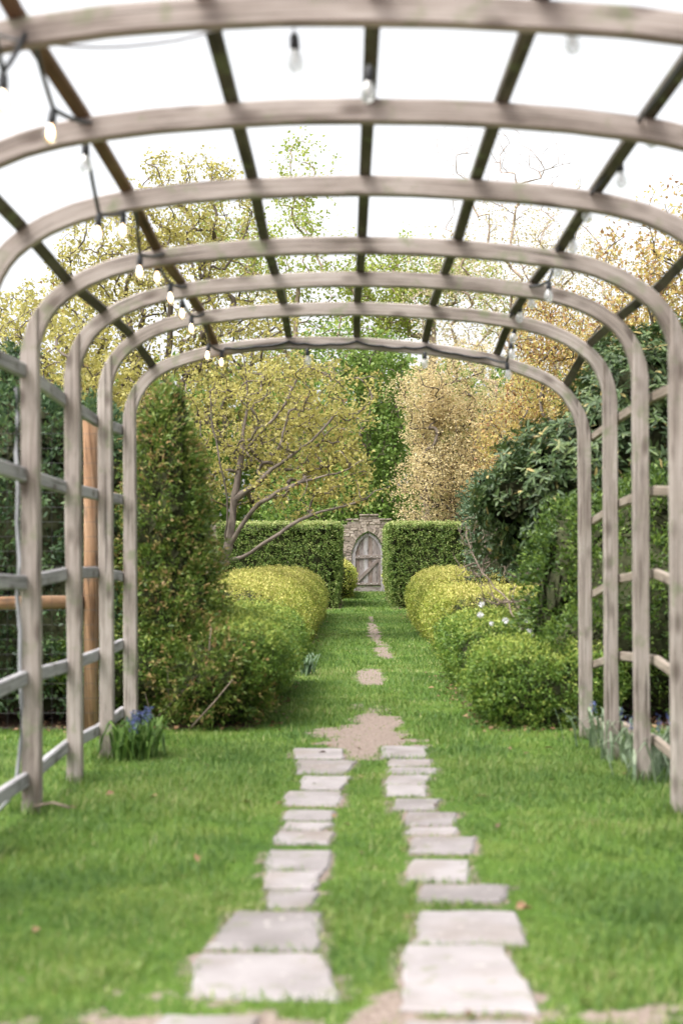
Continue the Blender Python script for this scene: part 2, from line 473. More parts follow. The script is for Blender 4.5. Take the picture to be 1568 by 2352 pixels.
def tubes_mesh(name, paths, radii, sides, mat):
    """Many tapered tubes in one mesh (limbs of one tree, wires of one mesh)."""
    VV, FF, off = [], [], 0
    for P, r in zip(paths, radii):
        V, F, UV, k, n = sweep_arrays(P, circle(1.0, sides), up=(0.13, 0.2, 0.97), scale=r)
        VV.append(V); FF.append(np.array(F) + off); off += len(V)
    return np_mesh(name, np.concatenate(VV), np.concatenate(FF), mat, smooth=True)


def lathe_mesh(name, prof, mat, n=12):
    prof = np.asarray(prof, dtype=float)
    t = np.linspace(0, 2 * np.pi, n, endpoint=False)
    V = np.stack([prof[:, None, 0] * np.cos(t), prof[:, None, 0] * np.sin(t), np.repeat(prof[:, 1:2], n, 1)], -1).reshape(-1, 3)
    F = [(i * n + j, i * n + (j + 1) % n, (i + 1) * n + (j + 1) % n, (i + 1) * n + j) for i in range(len(prof) - 1) for j in range(n)]
    return np_mesh(name, V, F, mat, smooth=True)


def extrude_poly(name, poly, y0, y1, mat, parent=None, bevel=0.004, grain='z'):
    """Polygon in the XZ plane extruded along Y, bevelled, with grain-aligned UVs."""
    bm = bmesh.new()
    a = [bm.verts.new((p[0], y0, p[1])) for p in poly]
    b = [bm.verts.new((p[0], y1, p[1])) for p in poly]
    n = len(poly)
    bm.faces.new(a); bm.faces.new(b[::-1])
    for i in range(n):
        bm.faces.new((a[i], b[i], b[(i + 1) % n], a[(i + 1) % n]))
    bmesh.ops.recalc_face_normals(bm, faces=bm.faces)
    if bevel:
        bmesh.ops.bevel(bm, geom=[e for e in bm.edges if e.calc_face_angle(0) > 0.6], offset=bevel, segments=1, affect='EDGES', profile=0.5)
    uvl = bm.loops.layers.uv.new('UVMap')
    for f in bm.faces:
        for l in f.loops:
            c = l.vert.co
            l[uvl].uv = (c.z, c.x + c.y) if grain == 'z' else (c.x, c.z + c.y)
    me = bpy.data.meshes.new(name)
    bm.to_mesh(me); bm.free()
    me.materials.append(mat)
    return link(name, me, parent)


# ------------------------------------------------------------------ leaves
def leaf_arrays(P, D, Nn, length, width, fold=0.25, shape='kite'):
    """P base points, D directions, Nn approximate leaf normals."""
    n = len(P)
    D = unit(D); S = unit(np.cross(D, Nn)); Nn = np.cross(S, D)
    L = np.broadcast_to(np.asarray(length, dtype=float), (n,))[:, None]
    W = np.broadcast_to(np.asarray(width, dtype=float), (n,))[:, None]
    if shape == 'kite':
        b = P; t = P + D * L
        m = P + D * L * 0.45 + Nn * W * fold
        V = np.stack([b, m - S * W / 2, t, m + S * W / 2], 1).reshape(-1, 3)
        F = np.arange(n * 4).reshape(n, 4)
    else:
        b = P; t = P + D * L - Nn * L * 0.12
        m1 = P + D * L * 0.28 + Nn * W * fold; m2 = P + D * L * 0.68 + Nn * (W * fold - L * 0.03)
        V = np.stack([b, m1 - S * W * 0.42, m2 - S * W * 0.45, t, m2 + S * W * 0.45, m1 + S * W * 0.42], 1).reshape(-1, 3)
        i = np.arange(n)[:, None] * 6
        F = np.concatenate([i + np.array([0, 1, 2, 3]), i + np.array([0, 3, 4, 5])], 1).reshape(-1, 4)
    return V, F


def rand_dirs(n):
    return unit(R.normal(size=(n, 3)))


def leaves_mesh(name, P, D, Nn, length, width, rnd, mat, fold=0.25, shape='kite'):
    V, F = leaf_arrays(P, D, Nn, length, width, fold, shape)
    if shape != 'kite': rnd = np.repeat(rnd, 2)
    return np_mesh(name, V, F, mat, fattr=rnd)


# ------------------------------------------------------------------ ground
def ground_z(x, y):
    x = np.asarray(x, dtype=float); y = np.asarray(y, dtype=float)
    x, y = np.broadcast_arrays(x, y)
    P = np.c_[x.ravel(), y.ravel()]
    b = (0.012 * vnoise(P, 0.9, 3) + 0.006 * vnoise(P, 3.1, 4)).reshape(x.shape)
    return 0.27 * smoothstep(15, 46, y) + b * smoothstep(0.0, 1.0, np.abs(x - 0.05) * 1.1)


# path slabs in reference coordinates: y_top, y_bottom, x_left_top, x_right_top, x_left_bottom, x_right_bottom (detail crop)
SLABS_RAW = [
    (90, 122, 622, 790, 635, 790), (128, 172, 635, 832, 640, 800), (180, 222, 650, 818, 655, 785), (227, 272, 602, 790, 598, 780),
    (292, 322, 598, 765, 598, 760), (330, 355, 592, 760, 592, 722), (360, 400, 570, 760, 570, 752), (420, 488, 538, 755, 541, 738),
    (493, 548, 530, 728, 535, 700), (555, 612, 540, 712, 545, 690), (622, 745, 430, 715, 345, 722), (757, 905, 312, 718, 288, 800),
    (962, 1120, 190, 500, 120, 520),
    (80, 118, 912, 1062, 915, 1065), (122, 144, 930, 1083, 935, 1080), (149, 172, 935, 1100, 935, 1090), (177, 204, 930, 1075, 925, 1065),
    (208, 242, 925, 1060, 930, 1068), (255, 290, 950, 1102, 955, 1095), (298, 339, 990, 1160, 990, 1155), (345, 368, 995, 1165, 995, 1160),
    (378, 430, 1008, 1225, 1008, 1215), (450, 520, 1005, 1195, 1000, 1205), (533, 585, 1035, 1325, 1035, 1312), (618, 724, 1025, 1345, 1020, 1402),
    (732, 945, 982, 1310, 985, 1440), (985, 1150, 975, 1400, 985, 1470),
]
SLABS = []
for (yt, yb, xlt, xrt, xlb, xrb) in SLABS_RAW:
    q = []
    for cx, cyy in ((xlt, yt), (xrt, yt), (xrb, yb), (xlb, yb)):
        q.append(on_ground(229.7 + 0.707 * cx, 1659.8 + 0.707 * cyy))
    SLABS.append(np.array(q))


def in_slab(x, y, grow=0.0):
    hit = np.zeros(np.shape(x), dtype=bool)
    for q in SLABS:
        c = q.mean(0); g = c + (q - c) * (1 + grow / np.maximum(np.ptp(q, axis=0), 0.05))
        ins = np.ones(np.shape(x), dtype=bool)
        for i in range(4):
            a, b = g[i], g[(i + 1) % 4]
            ins &= ((b[0] - a[0]) * (y - a[1]) - (b[1] - a[1]) * (x - a[0])) <= 0
        hit |= ins
    return hit


HEDGE_FEET = [  # x0, x1, y0, y1 : bare soil beneath
    (-2.2, -0.6, 10.05, 14.8), (-2.5, -0.5, 14.8, 30.5), (-3.2, -0.05, 32.6, 41), (-1.4, 0.12, 41, 47.4),
    (1.05, 2.8, 10.0, 11.3), (0.98, 3.2, 11.6, 15.0), (1.22, 3.4, 15.3, 30.5), (1.03, 4.2, 32.6, 41), (1.32, 2.6, 41, 47.4),
    (-5, -1.45, 10.0, 14), (1.5, 5, 10.1, 15),
]


def soil(x, y, mulch=False):
    """1 = bare earth, 0 = turf."""
    P = np.c_[np.ravel(x), np.ravel(y)]
    n1 = vnoise(P, 2.2, 7).reshape(np.shape(x)); n2 = vnoise(P, 7.0, 8).reshape(np.shape(x)); n3 = vnoise(P, 22.0, 9).reshape(np.shape(x))
    n = n1 * 0.45 + n2 * 0.45 + n3 * 0.4

    def blob(cx, cyy, rx, ry, k=1.0):
        return 1 - np.sqrt(((x - cx) / rx) ** 2 + ((y - cyy) / ry) ** 2)
    s = np.full(np.shape(x), -1.0)
    for b in ((0.15, 9.35, 0.36, 0.95), (0.20, 10.5, 0.20, 1.25), (0.25, 14.7, 0.20, 1.3), (0.50, 19.2, 0.17, 2.2), (0.47, 23.5, 0.13, 4.0),
              (0.50, 28, 0.08, 2.0)):
        s = np.maximum(s, blob(*b) + 0.95 * n - (0.02 if b[1] < 12 else 0.14))
    s = np.maximum(s, (3.80 - y) * 2.0 + n * 1.3 - 0.2)                     # worn foreground
    s = np.maximum(s, np.where(in_slab(x, y, 0.03), 0.5, -1) + n * 0.4)
    mul = np.full(np.shape(x), -1.0)
    for (x0, x1, y0, y1) in HEDGE_FEET:
        d = np.minimum(np.minimum(x - x0, x1 - x), np.minimum(y - y0, y1 - y) * 0.7)
        mul = np.maximum(mul, d * 5 + n * 0.5 - 0.1)
    if mulch: return smoothstep(0.0, 0.3, mul)
    return smoothstep(-0.12, 0.42, np.maximum(s, mul))


def build_ground():
    xs = np.unique(np.r_[-400, -200, -100, -50, -25, -14, -9, np.arange(-6, -2.6, 0.25), np.arange(-2.6, 2.8, 0.06), np.arange(2.8, 6, 0.25), 9, 14, 25, 50, 100, 200, 400])
    ys = np.unique(np.r_[-60, -20, -8, -3, 0, 1, 2, np.arange(2.6, 15, 0.075), np.arange(15, 32, 0.16), np.arange(32, 49, 0.3), 52, 58, 66, 80, 110, 170, 300, 600])
    X, Y = np.meshgrid(xs, ys)
    Z = ground_z(X, Y)
    ny, nx = X.shape
    V = np.stack([X, Y, Z], -1).reshape(-1, 3)
    i = np.arange(ny - 1)[:, None] * nx + np.arange(nx - 1)[None]
    F = np.stack([i, i + 1, i + nx + 1, i + nx], -1).reshape(-1, 4)
    m, nt, out = new_mat('turf_and_soil')
    a = nt.nodes.new('ShaderNodeAttribute'); a.attribute_name = 'soil'
    geo = nt.nodes.new('ShaderNodeNewGeometry')
    n1 = nt.nodes.new('ShaderNodeTexNoise'); n1.inputs['Scale'].default_value = 2.0; n1.inputs['Detail'].default_value = 6
    n2 = nt.nodes.new('ShaderNodeTexNoise'); n2.inputs['Scale'].default_value = 45; n2.inputs['Detail'].default_value = 4
    for n in (n1, n2): nt.links.new(geo.outputs['Position'], n.inputs['Vector'])
    turf = ramp_node(nt, [(0.035, 0.075, 0.012), (0.07, 0.13, 0.018), (0.11, 0.15, 0.03)], n1.outputs['Fac'], [0.3, 0.5, 0.7])
    dirt = ramp_node(nt, [(0.10, 0.075, 0.06), (0.21, 0.165, 0.14), (0.29, 0.24, 0.21)], n2.outputs['Fac'], [0.25, 0.5, 0.75])
    mx = nt.nodes.new('ShaderNodeMix'); mx.data_type = 'RGBA'
    n3 = nt.nodes.new('ShaderNodeTexNoise'); n3.inputs['Scale'].default_value = 30; n3.inputs['Detail'].default_value = 6; n3.inputs['Roughness'].default_value = 0.7
    nt.links.new(geo.outputs['Position'], n3.inputs['Vector'])
    k1 = nt.nodes.new('ShaderNodeMath'); k1.operation = 'MULTIPLY_ADD'; k1.inputs[1].default_value = 2.2; k1.inputs[2].default_value = -1.1
    nt.links.new(n3.outputs['Fac'], k1.inputs[0])
    k2 = nt.nodes.new('ShaderNodeMath'); k2.operation = 'ADD'; nt.links.new(k1.outputs[0], k2.inputs[0]); nt.links.new(a.outputs['Fac'], k2.inputs[1])
    k3 = nt.nodes.new('ShaderNodeMapRange'); k3.inputs['From Min'].default_value = 0.35; k3.inputs['From Max'].default_value = 0.65
    nt.links.new(k2.outputs[0], k3.inputs['Value'])
    nt.links.new(k3.outputs[0], mx.inputs['Factor']); nt.links.new(turf.outputs[0], mx.inputs[6]); nt.links.new(dirt.outputs[0], mx.inputs[7])
    a2 = nt.nodes.new('ShaderNodeAttribute'); a2.attribute_name = 'mulch'
    mul = ramp_node(nt, [(0.035, 0.022, 0.015), (0.085, 0.052, 0.035), (0.15, 0.09, 0.06)], n2.outputs['Fac'], [0.3, 0.5, 0.7])
    mx2 = nt.nodes.new('ShaderNodeMix'); mx2.data_type = 'RGBA'
    nt.links.new(a2.outputs['Fac'], mx2.inputs['Factor']); nt.links.new(mx.outputs[2], mx2.inputs[6]); nt.links.new(mul.outputs[0], mx2.inputs[7])
    mx = mx2
    p = nt.nodes.new('ShaderNodeBsdfPrincipled'); p.inputs['Roughness'].default_value = 0.95; p.inputs['Specular IOR Level'].default_value = 0.15
    bp = nt.nodes.new('ShaderNodeBump'); bp.inputs['Strength'].default_value = 0.6; bp.inputs['Distance'].default_value = 0.02
    nt.links.new(n2.outputs['Fac'], bp.inputs['Height']); nt.links.new(bp.outputs[0], p.inputs['Normal'])
    nt.links.new(mx.outputs[2], p.inputs['Base Color']); nt.links.new(p.outputs[0], out.inputs['Surface'])
    me = np_mesh('ground', V, F, m, smooth=True)
    at_ = me.attributes.new('soil', 'FLOAT', 'POINT')
    at_.data.foreach_set('value', soil(X, Y).ravel().astype(np.float32))
    at2 = me.attributes.new('mulch', 'FLOAT', 'POINT')
    at2.data.foreach_set('value', soil(X, Y, True).ravel().astype(np.float32))
    o = link('ground', me)
    tag(o, 'lawn soil with worn bare earth patches along the garden path', kind='structure')


build_ground()


def build_slabs():
    path = empty('path', (0.05, 6.0, 0.0))
    tag(path, 'two tracks of pale stone slabs set in the lawn', kind='structure')
    for si, q in enumerate(SLABS):
        pts = []
        for i in range(4):
            a, b = q[i], q[(i + 1) % 4]
            L = np.linalg.norm(b - a); nseg = max(3, int(L / 0.07))
            nrm = np.array([b[1] - a[1], a[0] - b[0]]) / L
            for t in range(nseg):
                u = (t + (0.18 if t == 0 else 0)) / nseg
                w = a + (b - a) * u
                amp = 0.0055
                pts.append(w - nrm * (0.006 if t == 0 else 0) + nrm * R.normal() * amp)
        pts = np.array(pts); c = pts.mean(0)
        n = len(pts)
        top = R.uniform(0.008, 0.015); tilt = R.normal(size=2) * 0.004
        inn = c + (pts - c) * (1 - 0.012 / np.maximum(np.linalg.norm(pts - c, axis=1, keepdims=True), 0.06))
        zi = top + (pts - c) @ tilt
        V = [(*p, z) for p, z in zip(inn, zi)] + [(*p, z - 0.008) for p, z in zip(pts, zi)] + [(*p, -0.05) for p in pts]
        F = [tuple(range(n - 1, -1, -1))]
        for k in (0, 1):
            for i in range(n):
                j = (i + 1) % n
                F.append((k * n + i, k * n + j, (k + 1) * n + j, (k + 1) * n + i))
        me = bpy.data.meshes.new('slab'); me.from_pydata(V, [], F); me.materials.append(M['slab'])
        bm = bmesh.new(); bm.from_mesh(me); bmesh.ops.recalc_face_normals(bm, faces=bm.faces); bm.to_mesh(me); bm.free()
        link('slab', me, path)


build_slabs()

# ------------------------------------------------------------------ arbor
S_ARCH = 0.938
K = 10.05 * S_ARCH / FPX                                   # metres per reference unit at the last arch
CX = 0.078
PROF = np.array([(535, 320), (531, 346), (522, 373), (507, 399), (490, 421), (468, 441), (440, 458), (400, 474), (360, 487), (318, 498),
                 (240, 511), (160, 519), (80, 523), (0, 525)], dtype=float) * K


def arch_depth(i): return (3.05 + i) * S_ARCH


PROF2 = np.array([(535, 345), (531, 372), (522, 400), (507, 426), (490, 446), (468, 464), (440, 481), (400, 498), (360, 509), (318, 517),
                  (240, 527), (160, 533), (80, 537), (0, 538)], dtype=float) * K
TOPS = {1: 528, 2: 538, 3: 539, 4: 530, 5: 541, 6: 545}


def profile(i):
    if i == 7: return PROF
    p = PROF2.copy(); p[:, 1] += (TOPS[i] - 538) * K
    return p


def prof_z(ax, i=7):
    p = profile(i)
    return np.interp(np.abs(ax), p[::-1, 0], p[::-1, 1])


DX = {1: -.015, 2: -.010, 3: -.015, 4: -.034, 5: -.017, 6: -.003, 7: 0.0}


def shear(x, z, i):
    """arbor-local (x from centre, z from eye level) -> scene x, z (the arbor leans a little)."""
    return CX + x - 0.006 * z, EYE + z - (0.037 if i == 7 else 0.012 if i == 6 else 0.0) * x


def build_arbor():
    root = empty('arbor', (CX, arch_depth(4), 0))
    tag(root, 'weathered grey wooden arbor tunnel of seven arches over the path', 'arbor')
    for i in range(1, 8):
        Y = arch_depth(i)
        rib = empty('arch', (0, 0, 0)); rib.parent = root
        rib.location = Vector((CX, Y, 0)) - Vector(root.location)
        pd = 0.036
        for s in (-1, 1):
            x_out, x_in = 535 * K, 507 * K
            poly = [(x_in, -1.45), (x_in, prof_z(x_in, i) - 0.002)]
            for u in np.linspace(x_in + 0.012, x_out, 7): poly.append((u, prof_z(u, i) - 0.002))
            poly += [(x_out, 0.2), (x_out + 0.006 * R.normal(), -0.5), (x_out + 0.004, -1.45)]
            pts = [(q[0] + DX[i], q[1]) for q in (shear(s * a, b, i) for a, b in poly)]
            if s > 0: pts = pts[::-1]
            extrude_poly('post', pts, Y - pd, Y + pd, M['arbor'], rib, 0.005)
        # hoop: swept along the middle of its depth
        th = 0.078
        right = profile(i)
        curve = np.r_[np.c_[-right[:, 0], right[:, 1]], np.c_[right[::-1, 0], right[::-1, 1]][1:]]
        # resample
        d = np.r_[0, np.cumsum(np.linalg.norm(np.diff(curve, axis=0), axis=1))]
        u = np.linspace(0, d[-1], 57)
        cv = np.c_[np.interp(u, d, curve[:, 0]), np.interp(u, d, curve[:, 1])]
        tn = unit(np.gradient(cv, axis=0)); nr = np.c_[tn[:, 1], -tn[:, 0]]
        mid = cv + nr * th / 2
        wob = 0.004 * vnoise(np.c_[u * 3 + i * 10, u * 0], 1, 5)
        path = np.array([(*(lambda q: (q[0] + DX[i], Y, q[1]))(shear(a, b, i)),) for a, b in mid]) + np.c_[wob, np.zeros(57), wob]
        keep = (np.abs(mid[:, 0]) < 540 * K)
        sweep('hoop', path[keep], chamfer(0.046, th, 0.006), M['arbor'], rib, side=(0, 1, 0))

    # roof laths
    for dx, w, mat in ((-468, 0.050, 'purlin'), (-326, 0.046, 'purlin_brown'), (-155, 0.046, 'purlin'), (2, 0.046, 'purlin'), (158, 0.046, 'purlin'),
                       (322, 0.048, 'purlin'), (478, 0.050, 'purlin')):
        path = []
        for i in range(0, 8):
            ii = max(i, 1)
            Y = arch_depth(ii) + (-0.55 if i == 0 else 0.04 if i == 7 else 0)
            tx = dx * K
            e = 2.0 * K
            slope = (prof_z(tx + e, ii) - prof_z(tx - e, ii)) / (2 * e)
            nrm = np.array([-slope, 1]) / math.hypot(1, slope)
            x, z = shear(tx + nrm[0] * 0.017, prof_z(tx, ii) + nrm[1] * 0.017, ii)
            path.append((x + R.normal() * 0.004, Y, z))
        up = (nrm[0], 0, nrm[1])
        sweep('lath', path, chamfer(w, 0.034, 0.004), M[mat], root, up=up)
    # side rails, left then right (height from eye level at each arch)
    xo = 535 * K + 0.022
    for h in (0.90, 0.42, -0.06, -0.535, -0.97):
        pts = []
        for i in range(1, 8):
            x, _ = shear(-xo, h, i); pts.append((x, arch_depth(i) + (-0.4 if i == 1 else 0.03 if i == 7 else 0), EYE + h + 0.012 * R.normal()))
        sweep('rail', pts, chamfer(0.034, 0.066, 0.006), M['rail'], root)
    bow = {7: -0.13, 6: -0.03, 5: 0.0, 4: -0.07, 3: -0.05, 2: -0.02, 1: -0.04}
    for h, f in ((0.90, 0.35), (0.40, 0.8), (-0.04, 1.15), (-0.50, 1.2), (-0.93, 0.8)):
        pts = []
        for i in range(1, 8):
            x, _ = shear(xo, h, i); pts.append((x, arch_depth(i) + (-0.4 if i == 1 else 0.03 if i == 7 else 0), EYE + h + bow[i] * f))
        sweep('rail', pts, chamfer(0.034, 0.052, 0.006), M['rail_pale'], root)
    return root


build_arbor()

# ------------------------------------------------------------------ string lights
ME_SOCKET = lathe_mesh('socket', [(0.001, 0.0), (0.008, 0.0), (0.011, -0.006), (0.014, -0.012), (0.015, -0.048), (0.013, -0.052), (0.001, -0.052)], M['rubber'], 10)
_bp = [(0.010, -0.048), (0.014, -0.056), (0.020, -0.070), (0.0235, -0.086), (0.0225, -0.100), (0.016, -0.113), (0.006, -0.119), (0.0005, -0.120)]
ME_GLASS = lathe_mesh('glass', _bp, M['glass'], 12)
ME_GLASS_W = lathe_mesh('glass', _bp, M['glass_warm'], 12)
_fp = [(0.0005, -0.052), (0.004, -0.060), (0.010, -0.074), (0.0115, -0.086), (0.009, -0.096), (0.0005, -0.102)]
ME_FIL_ON = lathe_mesh('filament', _fp, M['lit'], 8)
ME_FIL_OFF = lathe_mesh('filament', [(0.0005, -0.05), (0.005, -0.055), (0.004, -0.085), (0.007, -0.09), (0.0005, -0.095)], M['unlit'], 8)


def add_bulb(root, p, lit, tilt=0.0):
    e = empty('bulb'); e.parent = root
    e.location = Vector(p) - Vector(root.location)
    e.rotation_euler = (R.normal() * 0.06, R.normal() * 0.06 + tilt, 0)
    for nm, me in (('socket', ME_SOCKET), ('glass', ME_GLASS_W if lit else ME_GLASS), ('filament', ME_FIL_ON if lit else ME_FIL_OFF)):
        c = bpy.data.objects.new(nm, me); COL.objects.link(c); c.parent = e; c.scale = (0.92, 0.92, 0.92)


def sag_line(P, sag=0.03, n=5):
    out = []
    P = np.asarray(P, dtype=float)
    for a, b in zip(P[:-1], P[1:]):
        for t in np.linspace(0, 1, n, endpoint=False):
            q = a + (b - a) * t; q = q + np.array([0, 0, -sag * 4 * t * (1 - t)]); out.append(q)
    out.append(P[-1])
    return np.array(out)


def lath_pt(dx, i_f):
    i0 = int(min(max(math.floor(i_f), 1), 6)); t = i_f - i0
    Y = arch_depth(i0) * (1 - t) + arch_depth(i0 + 1) * t
    a = shear(dx * K, prof_z(dx * K, i0), i0); b = shear(dx * K, prof_z(dx * K, i0 + 1), i0 + 1)
    return np.array([a[0] * (1 - t) + b[0] * t, Y, a[1] * (1 - t) + b[1] * t])


def build_strings():
    # long string: down the left lath, across the last arch and back up the right lath
    root = empty('string_light', tuple(lath_pt(-326, 7)))
    tag(root, 'bulb string running along both roof sides and across the farthest arch', 'string light')
    Y7 = arch_depth(7) - 0.032
    cross = []
    for dx in (-300, -230, -155, -120, -60, 0, 60, 110, 160, 230, 300):
        x, z = shear(dx * K, prof_z(dx * K), 7)
        cross.append((x, Y7, z - 0.03 - 0.022 * abs(math.sin(dx / 50.0))))
    BL = [(at(x, y, min(FPX * 0.885 / (794 - x), Y7 - 0.01)), on) for (x, y, on) in
          ((8, 165, 1), (123, 250, 1), (197, 325, 0), (228, 490, 1), (283, 488, 1), (322, 585, 1), (360, 600, 1), (391, 650, 1), (418, 688, 1), (440, 725, 1), (480, 790, 1), (509, 806, 1))]
    BR = [(at(x, y, min(FPX * 1.02 / (x - 794), Y7 - 0.01)), 0) for (x, y) in
          ((1163, 832), (1172, 785), (1182, 748), (1195, 698), (1215, 665), (1260, 645), (1277, 585), (1312, 525), (1352, 450), (1422, 365), (1492, 265))]
    left = [lath_pt(-326, f) + np.array([0.028, 0, -0.012]) for f in (0.4, 1, 2, 3, 4, 5, 6)] + [b[0] for b in BL]
    left.sort(key=lambda p: p[1])
    right = [lath_pt(322, f) + np.array([-0.028, 0, -0.012]) for f in (0.4, 1, 2, 3, 4, 5, 6)] + [b[0] for b in BR]
    right.sort(key=lambda p: -p[1])
    P = sag_line(np.array([p for p in left if p[1] < Y7] + cross + [p for p in right if p[1] < Y7]), 0.010, 4)
    sweep('cable', P, circle(0.0075, 6), M['rubber'], root, smooth=True)
    for p, on in BL + BR: add_bulb(root, p, on)
    for (x, y) in ((705, 800), (975, 808)):
        add_bulb(root, at(x, y, Y7 - 0.02), 0)
    # second string across the nearest arches
    Y1 = arch_depth(1)
    root2 = empty('string_light', tuple(at(675, 40, Y1 + 0.15)))
    tag(root2, 'thin bulb string hanging across the nearest arches overhead', 'string light')
    pts = [at(-60, 60, Y1 - .2), at(110, 100, Y1 + 0.1), at(350, 100, Y1 + 0.2), at(560, 45, Y1 + 0.15), at(675, 15, Y1 + .05), at(860, 0, Y1), at(1080, 5, Y1 + .02), at(1305, 20, Y1 + 0.05), at(1620, 60, Y1 + .05)]
    sweep('cable', sag_line(pts, 0.01, 4), circle(0.0045, 6), M['cable_grey'], root2, smooth=True)
    add_bulb(root2, at(675, 75, Y1 + 0.06), 0)
    add_bulb(root2, at(1306, 32, Y1 + 0.06), 0)
    sweep('drop_wire', np.array([at(675, 15, Y1 + .05), at(674, 48, Y1 + .06), at(675, 78, Y1 + .06)]), circle(0.003, 6), M['cable_grey'], root2, smooth=True)
    add_bulb(root2, at(848, 150, Y1 + 0.35), 0, 0.08)


build_strings()

# grey conduit down the left post of the fourth arch
_c = []
for (x, y) in ((45, 890), (48, 960), (44, 1040), (49, 1120), (47, 1200), (52, 1290), (47, 1370), (54, 1450), (53, 1530), (58, 1620), (56, 1700), (47, 1780), (28, 1838), (5, 1862), (-20, 1850)):
    _c.append(at(x - 7, y, arch_depth(4) - 0.052))
o = sweep('conduit', np.array(_c), circle(0.009, 8), M['cable_grey'], None, smooth=True)
tag(o, 'pale grey electrical conduit snaking down the front left arbor post', 'cable')


# ------------------------------------------------------------------ fence at the left
def build_fence():
    Y = 9.75
    px = (209 - 794) * Y / FPX
    root = empty('fence', (px, Y, 0))
    tag(root, 'orange timber post and log rail fence with wire mesh behind left arbor posts', 'fence')
    zt = EYE + (1300 - 966) / FPX * Y
    sweep('fence_post', [(px, Y, -0.2), (px + .005, Y, 1.0), (px, Y, zt)], circle(0.056, 10), M['post_orange'], root, smooth=True)
    sweep('fence_post', [(px - 2.3, Y - .1, -0.2), (px - 2.3, Y - .1, 1.0), (px - 2.29, Y - .1, zt - .05)], circle(0.056, 10), M['post_orange'], root, smooth=True)
    zr = EYE - 85 / FPX * Y
    sweep('fence_rail', [(px - 0.05, Y - 0.02, zr + .01), (px - 0.8, Y - 0.03, zr - 0.005), (px - 1.6, Y - .05, zr), (px - 2.35, Y - .1, zr + .01)], circle(0.048, 10), M['post_orange'], root, smooth=True)
    paths, rad = [], []
    for z in np.arange(0.05, zt, 0.10):
        paths.append(np.array([(px + 0.06, Y - 0.07, z), (px - .06, Y - .07, z), (px - 2.4, Y - 0.15, z)])); rad.append(np.full(3, 0.0012))
    for x in np.arange(0, 2.4, 0.10):
        paths.append(np.array([(px + 0.05 - x, Y - 0.07 - .03 * x, 0.0), (px + 0.05 - x, Y - 0.07 - .03 * x, zt)])); rad.append(np.full(2, 0.0012))
    me = tubes_mesh('wire_mesh', paths, rad, 4, M['wire'])
    link('wire_mesh', me, root)


build_fence()


# ------------------------------------------------------------------ hedges and shrubs
def rounded_box_points(n, b, r):
    """n points and normals on a rounded box b=(x0,x1,y0,y1,z0,z1) (no underside), denser on the walk side."""
    x0, x1, y0, y1, z0, z1 = b
    lo = np.array([x0, y0, z0]); hi = np.array([x1, y1, z1]); s = hi - lo
    right = (x0 + x1) / 2 > 0.3
    areas = np.array([s[1] * s[2] * (1.0 if right else 0.4), s[1] * s[2] * (0.4 if right else 1.0), s[0] * s[2] * 1.2, s[0] * s[2] * 0.3, s[0] * s[1]])
    f = R.choice(5, n, p=areas / areas.sum())
    P = lo + R.random((n, 3)) * s
    P[:, 1] = y0 * (y1 / y0) ** R.random(n)
    P[f == 0, 0] = x0; P[f == 1, 0] = x1; P[f == 2, 1] = y0; P[f == 3, 1] = y1; P[f == 4, 2] = z1
    il, ih = lo + r, hi - r
    il[2] = lo[2] + 0.02
    ih = np.maximum(ih, il + 1e-3)
    Q = np.clip(P, il, ih)
    N = unit(P - Q + 1e-9)
    return Q + N * r, N


def ellipsoid_points(n, ells):
    """Points on the outer surface of a union of ellipsoids (cx,cy,cz,rx,ry,rz)."""
    E = np.array(ells, dtype=float)
    ar = (E[:, 3] * E[:, 4] + E[:, 3] * E[:, 5] + E[:, 4] * E[:, 5])
    f = R.choice(len(E), int(n * 1.7), p=ar / ar.sum())
    d = rand_dirs(len(f))
    P = E[f, :3] + d * E[f, 3:]
    N = unit(d / E[f, 3:])
    ok = P[:, 2] > 0.04
    for k, e in enumerate(E):
        ins = (((P - e[:3]) / e[3:]) ** 2).sum(1) < 0.92
        ok &= ~(ins & (f != k))
    P, N, rm = P[ok], N[ok], E[f[ok], 3:].min(1)
    return P[:n], N[:n], rm[:n]


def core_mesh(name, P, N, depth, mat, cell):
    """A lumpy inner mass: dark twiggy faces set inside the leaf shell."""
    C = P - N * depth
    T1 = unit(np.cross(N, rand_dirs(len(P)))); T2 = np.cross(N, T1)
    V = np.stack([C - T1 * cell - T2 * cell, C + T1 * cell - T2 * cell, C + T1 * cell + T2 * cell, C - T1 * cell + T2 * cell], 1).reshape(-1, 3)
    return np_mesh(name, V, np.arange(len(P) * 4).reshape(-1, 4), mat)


def foliage(name, root, P, N, mat, per, length, width, spread, reach, tip=0.0, rnd_gain=0.5, shape='kite', up=0.25, flat=0.3, newtop_light=0.0):
    """Clumps of leaves: one spray of `per` leaves at each surface point P with outward normal N."""
    m = len(P)
    cl = R.random(m)
    base = np.repeat(P, per, 0); nn = np.repeat(N, per, 0)
    n = len(base)
    A = unit(nn + np.array([0, 0, up]))
    u = R.random((n, 1))
    lat = R.normal(size=(n, 3)) * spread * (1 - 0.5 * u)
    pos = base + A * (u - 0.6) * reach + lat
    D = unit(A * (1 - flat) + R.normal(size=(n, 3)) * (0.35 + flat) + nn * 0.3)
    LN = unit(nn + 0.8 * R.normal(size=(n, 3)))
    L = length * R.uniform(0.7, 1.3, n); W = width * R.uniform(0.75, 1.25, n)
    r = rnd_gain * np.repeat(cl, per) + (1 - rnd_gain) * R.random(n) + tip * (u[:, 0] - 0.5) + newtop_light * smoothstep(0.5, 0.95, nn[:, 2])  # tops yellower: new growth, plus some light from above painted into leaf colour
    me = leaves_mesh(name, pos, D, LN, L, W, np.clip(r, 0.0, 1.0), mat, shape=shape)
    return link(name, me, root)


